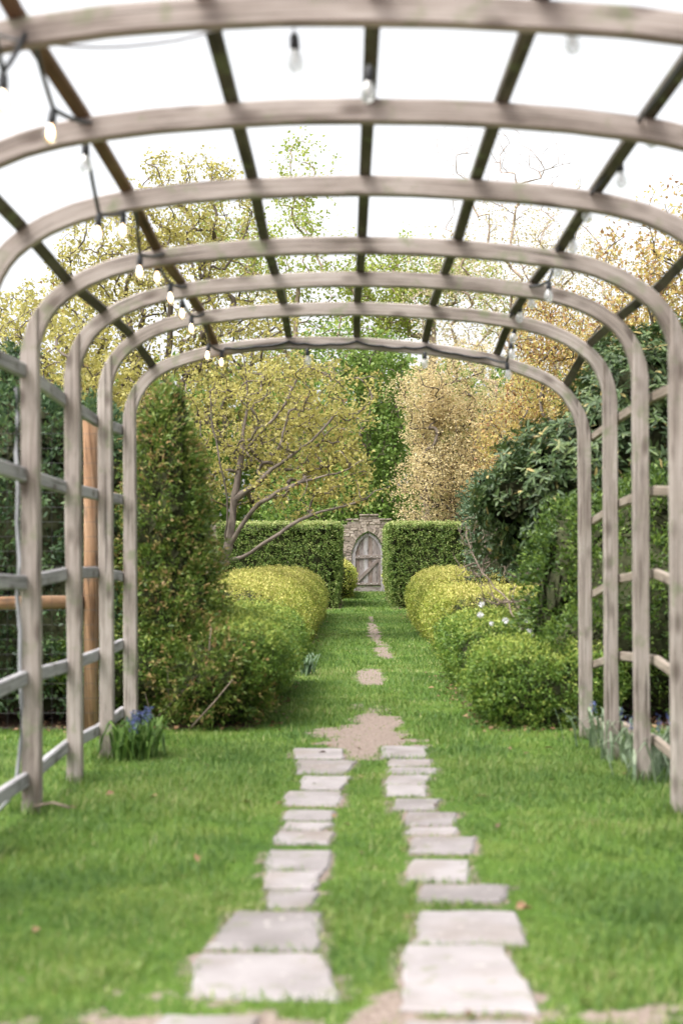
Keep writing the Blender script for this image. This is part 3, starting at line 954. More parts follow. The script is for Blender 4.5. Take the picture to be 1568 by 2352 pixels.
def hedge(label, b, r, mat, n_clump, per, length, width, spread, reach, lump=0.05, lumpf=2.5, under=0.0, skew=0.0, tip=0.25, group=None, name='hedge', zf=None, newtop_light=0.33, core=0.12, clump=0.04, gapt=-0.55):
    x0, x1, y0, y1, z0, z1 = b
    cx, cyy = (x0 + x1) / 2, (y0 + y1) / 2
    root = empty(name, (cx, cyy, float(ground_z(cx, cyy))))
    tag(root, label, 'hedge', group)

    def shape(P):
        P = P.copy()
        if under:
            k = 1 - under * (1 - smoothstep(z0, z0 + 0.55 * (z1 - z0), P[:, 2]))
            P[:, 0] = cx + (P[:, 0] - cx) * k; P[:, 1] = cyy + (P[:, 1] - cyy) * (1 - (1 - k) * 0.5)
        P[:, 0] += skew * (P[:, 1] - y0)
        if zf is not None: P[:, 2] = z0 + (P[:, 2] - z0) * zf(P[:, 0], P[:, 1])
        P[:, 2] += ground_z(P[:, 0], P[:, 1]) - 0.0
        return P
    P, N = rounded_box_points(n_clump, b, r)
    _k = vnoise(P, 9.0, 24) + 0.5 * vnoise(P, 19.0, 25) > gapt
    P, N = P[_k], N[_k]
    P = shape(P) + N * (lump * vnoise(P, lumpf, 21) + clump * vnoise(P, 8.5, 22) + clump * 0.5 * vnoise(P, 17, 23))[:, None]
    P = P - N * np.abs(R.normal(size=(len(P), 1))) * reach * 0.5
    fo = foliage('foliage', root, P, N, mat, per, length, width, spread, reach, tip=tip, newtop_light=newtop_light, flat=0.9)
    # fewer, larger dark faces inside
    area = 2 * (x1 - x0 + y1 - y0) * (z1 - z0) + (x1 - x0) * (y1 - y0)
    nc = int(max(400, area * 160))
    Pc, Nc = rounded_box_points(nc, b, r)
    Pc = shape(Pc) + Nc * (lump * vnoise(Pc, lumpf, 21))[:, None]
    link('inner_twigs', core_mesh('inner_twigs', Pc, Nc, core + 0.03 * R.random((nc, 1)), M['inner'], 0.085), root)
    return root


def shrub(name, label, cat, ells, mat, n_clump, per, length, width, spread, reach, lump=0.08, lumpf=2.0, tip=0.2, core=0.14, shape='kite', whorl=False, up=0.3, rnd_gain=0.5, group=None, gap=None):
    E = np.array(ells, dtype=float)
    c = E[:, :3].mean(0)
    root = empty(name, (float(c[0]), float(c[1]), float(ground_z(c[0], c[1]))))
    tag(root, label, cat, group)
    P, N, _ = ellipsoid_points(n_clump, ells)
    disp = lump * vnoise(P, lumpf, 31) + lump * 0.7 * vnoise(P, lumpf * 2.9, 32)
    Q = P + N * disp[:, None] - N * np.abs(R.normal(size=(len(P), 1))) * reach * 0.5
    if gap: Q = Q[vnoise(P, gap[0], 33) > gap[1]]; N2 = N[vnoise(P, gap[0], 33) > gap[1]]
    else: N2 = N
    if whorl:
        m = len(Q)
        A = unit(N2 + np.array([0, 0, up]) + 0.35 * R.normal(size=(m, 3)))
        T1 = unit(np.cross(A, rand_dirs(m))); T2 = np.cross(A, T1)
        ang = (np.arange(per)[None] / per * 2 * np.pi + R.random((m, 1)) * 6.28 + R.normal(size=(m, per)) * 0.2)
        elev = R.uniform(-0.35, 0.55, (m, per))
        rad = np.cos(ang)[..., None] * T1[:, None] + np.sin(ang)[..., None] * T2[:, None]
        D = (rad * np.cos(elev)[..., None] + A[:, None] * np.sin(elev)[..., None]).reshape(-1, 3)
        LN = (np.repeat(A, per, 0) - D * 0.2)
        pos = np.repeat(Q, per, 0) + R.normal(size=(m * per, 3)) * 0.012
        n = m * per
        r = np.clip(0.45 * np.repeat(R.random(m), per) + 0.5 * R.random(n), 0, 1)
        r[R.random(n) < 0.03] = 1.0
        me = leaves_mesh('foliage', pos, D, LN, length * R.uniform(0.7, 1.25, n), width * R.uniform(0.8, 1.2, n), r, mat, fold=0.12, shape=shape)
        link('foliage', me, root)
    else:
        foliage('foliage', root, Q, N2, mat, per, length, width, spread, reach, tip=tip, shape=shape, up=up, rnd_gain=rnd_gain)
    nc = int(max(300, n_clump * 0.45))
    Pc, Nc, rm = ellipsoid_points(nc, ells)
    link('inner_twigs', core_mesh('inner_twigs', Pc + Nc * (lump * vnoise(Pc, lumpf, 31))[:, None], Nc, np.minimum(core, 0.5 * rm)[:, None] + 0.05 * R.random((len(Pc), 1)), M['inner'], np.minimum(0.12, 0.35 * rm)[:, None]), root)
    return root


def add_stems(root, specs, mat, name='stem'):
    for pts, r0, r1 in specs:
        pts = np.array(pts, dtype=float)
        sweep(name, pts, circle(1.0, 6), mat, root, scale=np.linspace(r0, r1, len(pts)), up=(0.1, 0.2, 0.95), smooth=True)


# clipped square hedges either side of the gate walk
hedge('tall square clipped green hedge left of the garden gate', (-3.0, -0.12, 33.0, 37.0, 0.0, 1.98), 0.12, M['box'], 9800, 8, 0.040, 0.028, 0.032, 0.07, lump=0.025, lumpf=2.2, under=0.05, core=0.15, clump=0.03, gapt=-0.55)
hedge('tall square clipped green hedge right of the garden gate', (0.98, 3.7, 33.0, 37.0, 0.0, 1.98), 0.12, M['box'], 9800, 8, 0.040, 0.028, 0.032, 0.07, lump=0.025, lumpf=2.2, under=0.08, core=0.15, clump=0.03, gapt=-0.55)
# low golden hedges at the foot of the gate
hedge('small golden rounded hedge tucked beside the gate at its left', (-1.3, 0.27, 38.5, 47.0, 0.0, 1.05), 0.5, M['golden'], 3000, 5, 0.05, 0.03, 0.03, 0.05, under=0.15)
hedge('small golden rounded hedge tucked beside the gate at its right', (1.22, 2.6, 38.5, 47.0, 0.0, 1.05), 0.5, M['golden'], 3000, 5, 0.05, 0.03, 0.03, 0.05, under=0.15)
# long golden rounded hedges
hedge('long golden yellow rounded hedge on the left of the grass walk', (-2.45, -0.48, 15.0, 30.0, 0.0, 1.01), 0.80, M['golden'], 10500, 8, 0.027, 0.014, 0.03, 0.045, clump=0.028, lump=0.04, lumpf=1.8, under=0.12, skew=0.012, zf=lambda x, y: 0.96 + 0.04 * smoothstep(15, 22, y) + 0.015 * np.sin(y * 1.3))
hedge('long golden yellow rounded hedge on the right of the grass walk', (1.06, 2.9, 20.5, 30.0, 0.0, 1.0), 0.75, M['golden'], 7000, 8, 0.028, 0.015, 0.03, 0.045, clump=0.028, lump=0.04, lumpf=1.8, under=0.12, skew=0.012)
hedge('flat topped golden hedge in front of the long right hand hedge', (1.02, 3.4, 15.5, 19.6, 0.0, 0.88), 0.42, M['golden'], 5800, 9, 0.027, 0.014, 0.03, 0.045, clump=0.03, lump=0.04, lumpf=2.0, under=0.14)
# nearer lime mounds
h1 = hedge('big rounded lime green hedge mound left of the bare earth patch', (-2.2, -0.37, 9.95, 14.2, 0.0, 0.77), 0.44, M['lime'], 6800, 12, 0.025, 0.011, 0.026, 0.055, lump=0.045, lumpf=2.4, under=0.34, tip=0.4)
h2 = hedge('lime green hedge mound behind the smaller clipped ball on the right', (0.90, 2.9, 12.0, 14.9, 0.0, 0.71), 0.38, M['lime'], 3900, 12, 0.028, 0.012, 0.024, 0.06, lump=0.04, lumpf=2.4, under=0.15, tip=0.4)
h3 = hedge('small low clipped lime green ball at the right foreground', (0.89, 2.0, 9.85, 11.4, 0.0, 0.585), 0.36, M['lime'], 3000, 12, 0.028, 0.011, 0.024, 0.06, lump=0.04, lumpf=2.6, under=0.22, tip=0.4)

# evergreens at the left
shrub('yew_hedge', 'tall dark green yew mass behind the wire fence', 'hedge',
      [(-2.6, 11.2, 1.2, 0.95, 1.2, 1.40), (-3.6, 11.2, 1.25, 0.95, 1.2, 1.45), (-2.15, 11.4, 1.0, 0.75, 1.1, 1.55), (-1.75, 11.7, 0.9, 0.6, 1.0, 1.42), (-2.45, 11.0, 0.6, 1.2, 1.1, 1.0), (-3.5, 11.0, .6, 1.2, 1.1, 1.0), (-2.55, 11.1, 2.0, 0.22, 0.4, 0.92)],
      M['yew'], 9500, 10, 0.048, 0.022, 0.036, 0.14, lump=0.14, lumpf=2.4, tip=0.5, gap=(6.0, -0.55), core=0.18)
bt = shrub('evergreen_shrub', 'tall column of evergreen with browned tips beside the left hedge mound', 'shrub',
           [(-1.36, 10.7, 1.15, 0.34, 0.5, 1.30), (-1.32, 10.55, 0.7, 0.36, 0.5, 0.85), (-1.35, 10.8, 1.55, 0.28, 0.4, 0.95), (-1.25, 10.7, 1.30, 0.25, 0.4, 0.85), (-1.20, 10.6, 0.75, 0.30, 0.5, 0.6), (-0.98, 10.3, 0.32, 0.44, 0.5, 0.40)],
           M['brown_tip'], 6600, 12, 0.040, 0.013, 0.028, 0.13, lump=0.09, lumpf=3.0, tip=0.5, rnd_gain=0.6, gap=(7.0, -0.6), core=0.16)
_st = []
for k in range(9):
    a = np.array([R.uniform(-1.35, -0.95), 9.95 + R.uniform(0, .25), R.uniform(0.02, 0.25)])
    d = np.array([R.normal() * 0.2, -0.10, R.uniform(0.02, 0.4)]); L = R.uniform(0.6, 1.1)
    _st.append(([a, a + d * L * .5 + R.normal(size=3) * .02, a + d * L + R.normal(size=3) * .03], 0.0045, 0.0015))
_st.append(([at(440, 1670, 9.75), at(490, 1615, 9.7), at(535, 1560, 9.7)], 0.007, 0.003))
_st.append(([at(470, 1570, 10.0), at(480, 1500, 9.95), at(485, 1440, 9.95)], 0.007, 0.003))
add_stems(bt, _st, M['twig'])

# evergreens at the right
shrub('yew_shrub', 'fresh green yew between the right arbor posts and the lime ball', 'shrub',
      [(1.78, 11.2, 0.75, 0.36, 0.6, 0.85), (2.2, 11.0, 0.7, 0.7, 0.8, 0.95), (3.2, 11.2, 0.8, 1.0, 0.9, 1.1), (1.85, 11.5, 1.15, 0.30, 0.5, 0.62), (1.72, 10.5, 0.35, 0.36, 0.5, 0.45), (2.4, 11.3, 1.4, 0.5, 0.6, 0.5)],
      M['yew_green'], 5200, 10, 0.042, 0.018, 0.032, 0.12, lump=0.14, lumpf=2.6, tip=0.5, gap=(6.5, -0.5), core=0.18)
rh = shrub('rhododendron', 'large dark glossy rhododendron rising behind the right arbor posts', 'shrub',
           [(2.2, 12.6, 1.75, 0.80, 0.9, 1.0), (1.75, 12.4, 1.72, 0.55, 0.7, 0.58), (3.0, 12.8, 2.0, 0.95, 1.0, 1.30), (2.5, 12.6, 2.3, 0.70, 0.9, 0.90), (1.42, 12.3, 1.72, 0.30, 0.4, 0.30), (3.9, 12.8, 2.0, 1.0, 1.0, 1.4)],
           M['rhodo'], 6800, 8, 0.080, 0.026, 0, 0.30, lump=0.24, lumpf=1.9, core=0.30, shape='leaf', whorl=True, up=0.5)
# blue-green shrub and bare twigs beside the square hedge
shrub('holly', 'grey green holly against the right square hedge', 'shrub', [(2.35, 22.0, 1.3, 0.55, 0.9, 1.35), (2.7, 22.2, 1.9, 0.5, 0.8, 1.1), (3.0, 22.0, 1.3, 0.6, 0.9, 1.3)],
      M['strap_blue'], 4200, 4, 0.06, 0.035, 0.05, 0.12, lump=0.2, lumpf=1.8)


# ------------------------------------------------------------------ trees
def grow(trunk, tips, inter=4, up_pen=0.6, wander=0.10, limbs=(), bend=0.35):
    """Connect crown tips to a trunk polyline; returns branch paths and per-node loads."""
    nodes = [np.asarray(p, dtype=float) for p in trunk]
    parent = [i - 1 for i in range(len(nodes))]
    order = np.argsort(np.linalg.norm(tips - nodes[len(nodes) // 2], axis=1) * R.uniform(0.8, 1.2, len(tips)))
    chains = [list(range(len(nodes)))]
    arr = np.array(nodes)
    tiplist = []
    for lb in limbs:
        lb = np.asarray(lb, dtype=float)
        j = int(np.argmin(np.linalg.norm(arr - lb[0], axis=1)))
        d_ = np.r_[0, np.cumsum(np.linalg.norm(np.diff(lb, axis=0), axis=1))]
        u_ = np.linspace(0, d_[-1], max(5, int(d_[-1] / 0.16)))[1:]
        new = np.c_[np.interp(u_, d_, lb[:, 0]), np.interp(u_, d_, lb[:, 1]), np.interp(u_, d_, lb[:, 2])] + R.normal(size=(len(u_), 3)) * 0.012
        chain = [j]; prev = j
        for _p in new: parent.append(prev); prev = len(parent) - 1; chain.append(prev)
        arr = np.concatenate([arr, new]); chains.append(chain); tiplist.append(prev)
    skip = max(1, len(trunk) // 3)
    for t in order:
        tip = tips[t]
        d = np.linalg.norm(arr - tip, axis=1)
        pen = d + up_pen * np.maximum(0, arr[:, 2] - tip[2] + 0.25 * d)
        pen[:skip] += 50
        j = int(np.argmin(pen)); a = arr[j]
        L = d[j]
        if L < 0.04: continue
        pd = unit(a - (arr[parent[j]] if parent[j] >= 0 else a - np.array([0, 0, 1.0])))
        c = a + pd * L * bend + np.array([0, 0, 0.08 * L])
        k = max(2, min(inter, int(L / 0.25) + 2))
        chain = [j]; prev = j
        new = []
        for u in np.linspace(0, 1, k + 1)[1:]:
            p = (1 - u) ** 2 * a + 2 * u * (1 - u) * c + u * u * tip
            if u < 1: p = p + R.normal(size=3) * wander * L / k
            new.append(p); parent.append(prev); prev = len(parent) - 1; chain.append(prev)
        arr = np.concatenate([arr, np.array(new)])
        chains.append(chain); tiplist.append(prev)
    load = np.zeros(len(arr))
    load[tiplist] = 1
    load[chains[0][-1]] += 1
    for i in range(len(arr) - 1, 0, -1):
        if parent[i] >= 0: load[parent[i]] += load[i]
    return arr, chains, load, np.array(tiplist)


def crown_points(n, ells, weights=None, hollow=0.25):
    E = np.array(ells, dtype=float)
    w = E[:, 3] * E[:, 4] * E[:, 5] if weights is None else np.array(weights, dtype=float)
    f = R.choice(len(E), n, p=w / w.sum())
    d = rand_dirs(n) * (hollow + (1 - hollow) * R.random((n, 1)) ** 0.45)
    return E[f, :3] + d * E[f, 3:]


def tree(name, label, trunk, ells, mat, bark, n_tips, per, leaf, lw, spread, r_tip=0.005, sides=5, cat='tree', group=None, weights=None, bare=0.0, wander=0.10, expo=2.1, gap=None, leafn=0.3, up_pen=0.6, rmax=None, limbs=(), bare_above=None, bend=0.35):
    base = np.asarray(trunk[0], dtype=float)
    root = empty(name, tuple(base))
    tag(root, label, cat, group)
    T = np.asarray(trunk, dtype=float)
    d = np.r_[0, np.cumsum(np.linalg.norm(np.diff(T, axis=0), axis=1))]
    nn = max(6, int(d[-1] / 0.35))
    u = np.linspace(0, d[-1], nn)
    TT = np.c_[np.interp(u, d, T[:, 0]), np.interp(u, d, T[:, 1]), np.interp(u, d, T[:, 2])]
    TT[1:-1] += R.normal(size=(nn - 2, 3)) * 0.02
    tips = crown_points(n_tips, ells, weights)
    tips = tips[tips[:, 2] > base[2] + 0.3]
    if gap is not None:
        tips = tips[vnoise(tips, gap[0], 41) > gap[1]]
    arr, chains, load, tl = grow(TT, tips, wander=wander, up_pen=up_pen, limbs=limbs, bend=bend)
    rad = r_tip * np.maximum(load, 1) ** (1 / expo)
    if rmax: rad = np.minimum(rad, rmax)
    paths = [arr[c] for c in chains]; radii = []
    for c in chains:
        r = rad[c].copy()
        if c is not chains[0]:
            r[0] = min(r[0], r[1] * 1.25)
            r[-1] *= 0.5
        radii.append(r)
    link('trunk', tubes_mesh('trunk', paths, radii, sides, bark), root)
    leafy = tl[R.random(len(tl)) >= bare]
    if bare_above: leafy = leafy[arr[leafy][:, 2] + R.normal(size=len(leafy)) < bare_above]
    # leaves sit around the tips and down the last stretch of their twigs
    par = {}
    for c in chains:
        for a, b in zip(c[:-1], c[1:]): par[b] = a
    A = arr[leafy]; B = arr[[par[i] for i in leafy]]
    m = len(leafy)
    cl = R.random(m)
    v = R.random((m, per, 1)) ** 0.7
    pos = (A[:, None] * v + B[:, None] * (1 - v)) + R.normal(size=(m, per, 3)) * spread
    pos = pos.reshape(-1, 3); n = len(pos)
    D = unit(R.normal(size=(n, 3)) + np.array([0, 0, -0.15])); LN = unit(R.normal(size=(n, 3)) + np.array([0, -0.3, 0.7]))
    r = np.clip(leafn * np.repeat(cl, per) + (1 - leafn) * R.random(n), 0, 1)
    link('crown', leaves_mesh('crown', pos, D, LN, leaf * R.uniform(0.6, 1.3, n), lw * R.uniform(0.7, 1.3, n), r, mat), root)
    return root


gz = lambda x, y: float(ground_z(x, y))
# the leaning magnolia whose low limbs reach over the left hedges
tree('magnolia', 'leaning yellow leaved magnolia with low limb over the left square hedge',
     [(-1.95, 21.5, gz(-1.9, 21.5) - .1), at(508, 1300, 21.5), at(530, 1240, 21.5), at(540, 1150, 21.6), at(552, 1060, 21.8), at(560, 980, 22), at(568, 900, 22), at(560, 820, 22)],
     [(-1.35, 22, 3.5, 1.0, 1.3, 0.9), (-0.6, 22, 2.95, 0.9, 1.0, 0.75), (-1.7, 22.2, 2.6, 0.7, 1.0, 0.6), (-0.15, 21.8, 2.6, 0.60, 0.7, 0.55), (-0.7, 22.2, 3.9, 1.2, 1.2, 0.6), (-2.0, 22.2, 3.4, .6, 1.0, 1.2), (0.0, 21.4, 2.25, 0.6, 0.3, 0.22), (-0.6, 21.5, 2.2, 0.9, 0.5, 0.35), (0.05, 22, 3.2, 0.55, 0.8, 0.55), (-0.1, 22, 3.95, 0.7, 0.9, 0.5)],
     M['magnolia'], M['bark_magnolia'], 700, 12, 0.062, 0.048, 0.055, r_tip=0.0058, weights=[3, 2.2, 1.0, 1.6, 2.4, 1.4, 0.7, 0.9, 0.9, 0.9], wander=0.13, up_pen=0.2, rmax=0.075, expo=2.5,
     limbs=[[at(508, 1290, 21.5), at(560, 1278, 21.4), at(620, 1245, 21.3), at(660, 1212, 21.3), at(700, 1190, 21.3), at(760, 1172, 21.3), at(830, 1150, 21.3), at(885, 1118, 21.3)],
            [at(530, 1240, 21.5), at(575, 1175, 21.4), at(625, 1135, 21.3), at(700, 1105, 21.3), at(780, 1085, 21.3), at(850, 1050, 21.3)],
            [at(540, 1150, 21.6), at(590, 1110, 21.5), at(650, 1060, 21.4), at(720, 1010, 21.4), at(790, 930, 21.5)],
            [at(555, 1040, 21.8), at(610, 985, 21.8), at(660, 920, 21.9), at(690, 850, 22)],
            [at(520, 1255, 21.5), at(522, 1150, 21.3), at(505, 1060, 21.2), at(490, 980, 21.2), at(480, 900, 21.2)]])

tree('magnolia', 'tall yellow leaved magnolia filling the upper left behind the yews',
     [(-3.6, 26, gz(-3.6, 26) - .1), (-3.5, 26, 2.0), (-3.3, 26, 4.0), (-3.2, 26, 6.0)],
     [(-3.4, 26, 5.6, 2.1, 1.8, 2.2), (-5.0, 26, 4.6, 1.8, 1.6, 2.0), (-1.9, 26, 5.0, 1.3, 1.4, 1.6), (-2.9, 26, 7.6, 1.3, 1.1, 1.2), (-4.2, 26, 6.6, 1.3, 1.2, 1.2), (-1.2, 26, 3.9, 1.2, 1.2, 1.2)],
     M['magnolia'], M['bark_magnolia'], 2200, 13, 0.070, 0.052, 0.075, r_tip=0.0055, weights=[4, 3.2, 2.2, 1.7, 1.6, 1.6], bare=0.05, rmax=0.16)
tree('magnolia', 'yellow brown leaved tree behind the fence and yews at far left',
     [(-4.6, 20, gz(-4.6, 20) - .1), (-4.6, 20, 2.0), (-4.5, 20, 3.5)],
     [(-4.4, 20, 3.6, 1.6, 1.4, 1.5), (-3.6, 20, 2.9, 1.4, 1.3, 1.1)],
     M['magnolia'], M['bark_magnolia'], 700, 14, 0.08, 0.055, 0.085, r_tip=0.0055, rmax=0.12)

# green maples behind the gate
tree('maple', 'bright green maple rising behind the stone gate',
     [(0.9, 56, 0.2), (0.9, 56, 4), (0.9, 56, 7)],
     [(1.0, 56, 5.6, 1.6, 1.6, 2.4), (0.9, 56, 3.0, 2.2, 1.6, 1.6), (-1.6, 56, 3.6, 2.0, 1.6, 1.8), (1.4, 56, 8.6, 1.3, 1.4, 1.8), (-0.6, 56, 8.8, 1.6, 1.4, 1.8)],
     M['maple'], M['bark_dark'], 900, 20, 0.16, 0.13, 0.24, r_tip=0.010, sides=4, gap=(0.6, -0.3), rmax=0.2)
tree('maple', 'light green airy maple with its thin top over the left arches',
     [(-2.4, 60, 0.2), (-2.4, 60, 7), (-2.0, 60, 13)],
     [(-2.2, 60, 14.5, 2.6, 2.0, 3.2), (-1.7, 60, 17.5, 1.5, 1.4, 1.8), (-4.5, 60, 12.5, 2.4, 2.0, 3.5), (-0.2, 60, 12.0, 2.4, 2, 2.6), (-5.5, 60, 15, 1.8, 1.5, 1.8), (-1.5, 60, 9.5, 2.4, 1.8, 2.0)],
     M['maple_light'], M['bark_pink'], 850, 15, 0.15, 0.115, 0.22, r_tip=0.009, sides=4, gap=(0.55, -0.12), rmax=0.18)
tree('maple', 'light green maple right of centre with pinkish forked trunks',
     [(3.6, 62, 0.2), (3.4, 62, 6), (3.9, 62, 12)],
     [(3.0, 62, 13.0, 2.4, 1.8, 2.6), (5.2, 62, 12.5, 2.2, 1.8, 2.6), (3.4, 62, 9.0, 2.6, 1.8, 2.6), (1.4, 62, 13.0, 1.9, 1.6, 2.2), (6.6, 62, 10.0, 1.8, 1.6, 2.4)],
     M['maple_light'], M['bark_pink'], 1000, 15, 0.15, 0.12, 0.2, r_tip=0.011, sides=4, gap=(0.55, -0.2), rmax=0.26)
# tan trees at the right
_te = [(2.6, 45, 3.4, 1.2, 1.2, 1.6), (3.2, 45, 5.2, 1.3, 1.2, 1.8), (4.3, 45, 3.6, 1.3, 1.3, 1.8), (5.6, 45, 4.6, 1.6, 1.4, 2.4)]
for k in range(20):
    a_, r_ = R.uniform(0, 6.28), R.uniform(0.3, 1.0)
    _te.append((3.4 + 1.75 * r_ * math.cos(a_), 45 + R.normal() * .5, 5.0 + 3.1 * r_ * math.sin(a_), R.uniform(.55, 1.0), 0.9, R.uniform(.6, 1.1)))
tree('beech', 'broad tan leaved tree behind the right square hedge',
     [(3.4, 45, 0.2), (3.4, 45, 3), (3.3, 45, 5.0)], _te,
     M['tan'], M['bark_dark'], 2900, 18, 0.068, 0.050, 0.11, r_tip=0.0055, sides=4, rmax=0.14, gap=(1.1, -0.75))
tree('beech', 'pale sparse tree with bare top twigs above the right arches',
     [(7.0, 58, 0.2), (7.0, 58, 6), (6.6, 58, 11)],
     [(6.6, 58, 13.5, 2.6, 1.8, 3.2), (8.6, 58, 12.5, 2.4, 1.8, 3.5), (4.2, 58, 12.5, 2.2, 1.4, 2.8), (7.0, 58, 9, 3.2, 2.0, 2.8), (7.6, 58, 16.2, 2.8, 1.4, 2.4), (10.6, 58, 12, 2.2, 1.6, 3.4), (6.0, 58, 17.5, 3.6, 1.2, 2.2)],
     M['peach'], M['bark_pink'], 1700, 11, 0.11, 0.08, 0.22, r_tip=0.0055, sides=3, bare=0.12, bare_above=14.8, rmax=0.2, wander=0.04, up_pen=1.0, bend=0.08)
tree('beech', 'russet and gold tree at the upper right beyond the rhododendron',
     [(5.2, 21, gz(5.2, 21) - .1), (5.1, 21, 2.0), (4.9, 21, 4.0)],
     [(4.7, 21, 5.2, 1.1, 1.2, 1.6), (5.6, 21, 5.0, 1.2, 1.2, 1.8), (4.1, 21, 4.3, 0.8, 1.0, 0.9), (4.9, 21, 3.6, 1.4, 1.2, 1.2)],
     M['russet'], M['bark_dark'], 900, 17, 0.070, 0.048, 0.10, r_tip=0.0050, bare=0.06, rmax=0.11)
tree('beech', 'golden brown tree filling between the tan tree and rhododendron',
     [(5.6, 34, gz(5.6, 34)), (5.5, 34, 3), (5.3, 34, 4.5)],
     [(5.2, 34, 5.2, 1.5, 1.4, 1.8), (4.4, 34, 3.8, 1.3, 1.2, 1.8), (6.6, 34, 4.8, 1.5, 1.4, 2.4), (5.0, 34, 6.8, 1.2, 1.0, 1.0)],
     M['russet'], M['bark_dark'], 1150, 16, 0.085, 0.06, 0.13, r_tip=0.006, sides=4, rmax=0.12)

# far wood closing the view
def far_wood():
    n = 48000
    E = [(x, 72 + R.uniform(-3, 5), zc, R.uniform(2.4, 3.6), 2.0, R.uniform(2.4, 3.4)) for zc in (2.2, 6.0, 8.6) for x in np.arange(-21 + zc * .2, 22, 2.4)]
    P = crown_points(n, E, hollow=0.5)
    P = P[(P[:, 2] > 0.2)]
    n = len(P)
    o = link('woods', leaves_mesh('woods', P, rand_dirs(n), unit(R.normal(size=(n, 3)) + np.array([0, -.4, .6])), R.uniform(0.28, 0.5, n), R.uniform(0.2, 0.36, n), R.random(n), M['maple']))
    tag(o, 'distant green woodland closing the view behind the garden', 'woodland', kind='stuff')


far_wood()


# ------------------------------------------------------------------ stone gateway
def build_gate():
    Y = 48.0; z0 = 0.26; cx = 0.75; u = Y / FPX
    root = empty('gateway_wall', (cx, Y, z0))
    tag(root, 'rough stone garden wall with stepped top and arched doorway', 'wall')
    hw = 0.555; spring = z0 + 1.33; rise = 0.73
    AT = [0, .12, .25, .42, .56, .69, .80, .90, 1.0]; AW = [1, .965, .91, .81, .715, .60, .45, .27, 0.0]

    def arch_half(z, e=0.0):     # half width of the pointed opening at height z, grown by e
        if z <= spring: return hw + e
        t = (z - spring) / (rise + e)
        return 0.0 if t >= 1 else (hw + e) * float(np.interp(t, AT, AW))

    def arch_z(x, e=0.0):        # height of the opening's edge at x
        w = min(abs(x - cx) / (hw + e), 1.0)
        return spring + (rise + e) * float(np.interp(w, AW[::-1], AT[::-1]))

    def top(x):
        a = abs(x - (cx + 0.03))
        return z0 + (2.58 if a < 0.32 else 2.43 if a < 0.70 else 2.28)
    # masonry backing, built in columns round the opening
    cols = [(-7, cx - .7, None), (cx - .7, cx - hw, None)]
    ex = [cx + hw * v for v in np.linspace(-1, 1, 25)]
    cols += [(a_, b_, 'o') for a_, b_ in zip(ex[:-1], ex[1:])] + [(cx + hw, cx + .76, None), (cx + .76, 8.5, None)]
    V, F = [], []
    def quad(*p):
        n_ = len(V); V.extend(p); F.append((n_, n_ + 1, n_ + 2, n_ + 3))
    Yb = Y + 0.4
    for (a_, b_, kind) in cols:
        za, zb = (arch_z(a_), arch_z(b_)) if kind else (z0 - .3, z0 - .3)
        zt = top((a_ + b_) / 2) - 0.045
        quad((a_, Y, za), (b_, Y, zb), (b_, Y, zt), (a_, Y, zt))
        quad((b_, Yb, zb), (a_, Yb, za), (a_, Yb, zt), (b_, Yb, zt))
        quad((a_, Y, zt), (b_, Y, zt), (b_, Yb, zt), (a_, Yb, zt))
        if kind: quad((a_, Yb, za), (b_, Yb, zb), (b_, Y, zb), (a_, Y, za))
    for s_ in (-1, 1):
        x_ = cx + s_ * hw
        quad((x_, Y, z0 - .3), (x_, Yb, z0 - .3), (x_, Yb, spring), (x_, Y, spring))
    me = bpy.data.meshes.new('masonry'); me.from_pydata(V, [], F); me.materials.append(M['mortar'])
    link('masonry', me, root)

    def stone_verts(poly, proud):
        """poly: 4 (x,z) corners; returns chamfered block verts/faces"""
        poly = np.array(poly); c = poly.mean(0)
        out = poly + R.normal(size=(4, 2)) * 0.010
        inn = c + (out - c) * R.uniform(0.84, 0.93)
        V = [(x, Y + 0.05, z) for x, z in out] + [(x, Y - proud * 0.55, z) for x, z in out] + [(x, Y - proud * R.uniform(0.9, 1.2), z) for x, z in inn]
        F = [(8, 9, 10, 11)]
        for k in (0, 4):
            for i in range(4): F.append((k + i, k + (i + 1) % 4, k + 4 + (i + 1) % 4, k + 4 + i))
        return V, F
    far_V, far_F = [], []
    def put(poly, proud):
        V, F = stone_verts(poly, proud)
        mx = np.mean([p[0] for p in poly])
        if -0.9 < mx < 2.4:
            m_ = bpy.data.meshes.new('stone'); m_.from_pydata(V, [], F); m_.materials.append(M['wallstone'])
            b_ = bmesh.new(); b_.from_mesh(m_); bmesh.ops.recalc_face_normals(b_, faces=b_.faces); b_.to_mesh(m_); b_.free()
            link('stone', m_, root)
        else:
            o_ = len(far_V); far_V.extend(V); far_F.extend([tuple(i + o_ for i in f) for f in F])
    # thin rubble voussoirs
    ring = 0.20; edge = [(hw, 0.0)]
    AT2 = np.linspace(0, 1, 40); pts_ = np.array([(hw * np.interp(t, AT, AW), rise * t) for t in AT2])
    dd = np.r_[0, np.cumsum(np.linalg.norm(np.diff(pts_, axis=0), axis=1))]
    cuts = [0.0]
    while cuts[-1] < dd[-1] - 0.08: cuts.append(cuts[-1] + R.uniform(0.055, 0.12))
    cuts[-1] = dd[-1] - 0.012
    for s_ in (-1, 1):
        for c0, c1 in zip(cuts[:-1], cuts[1:]):
            q = []
            rr = ring * R.uniform(0.7, 1.25)
            for c_, out_ in ((c0 + .005, 0), (c0 + .005, 1), (c1 - .005, 1), (c1 - .005, 0)):
                bx = np.interp(c_, dd, pts_[:, 0]); bz = np.interp(c_, dd, pts_[:, 1])
                ang = 0.10 + 1.38 * c_ / dd[-1]
                e_ = 0.006 + out_ * rr
                q.append((cx + s_ * (bx + e_ * math.cos(ang)), spring + bz + e_ * math.sin(ang)))
            put(q, R.uniform(0.015, 0.032))
    z = z0 - 0.05
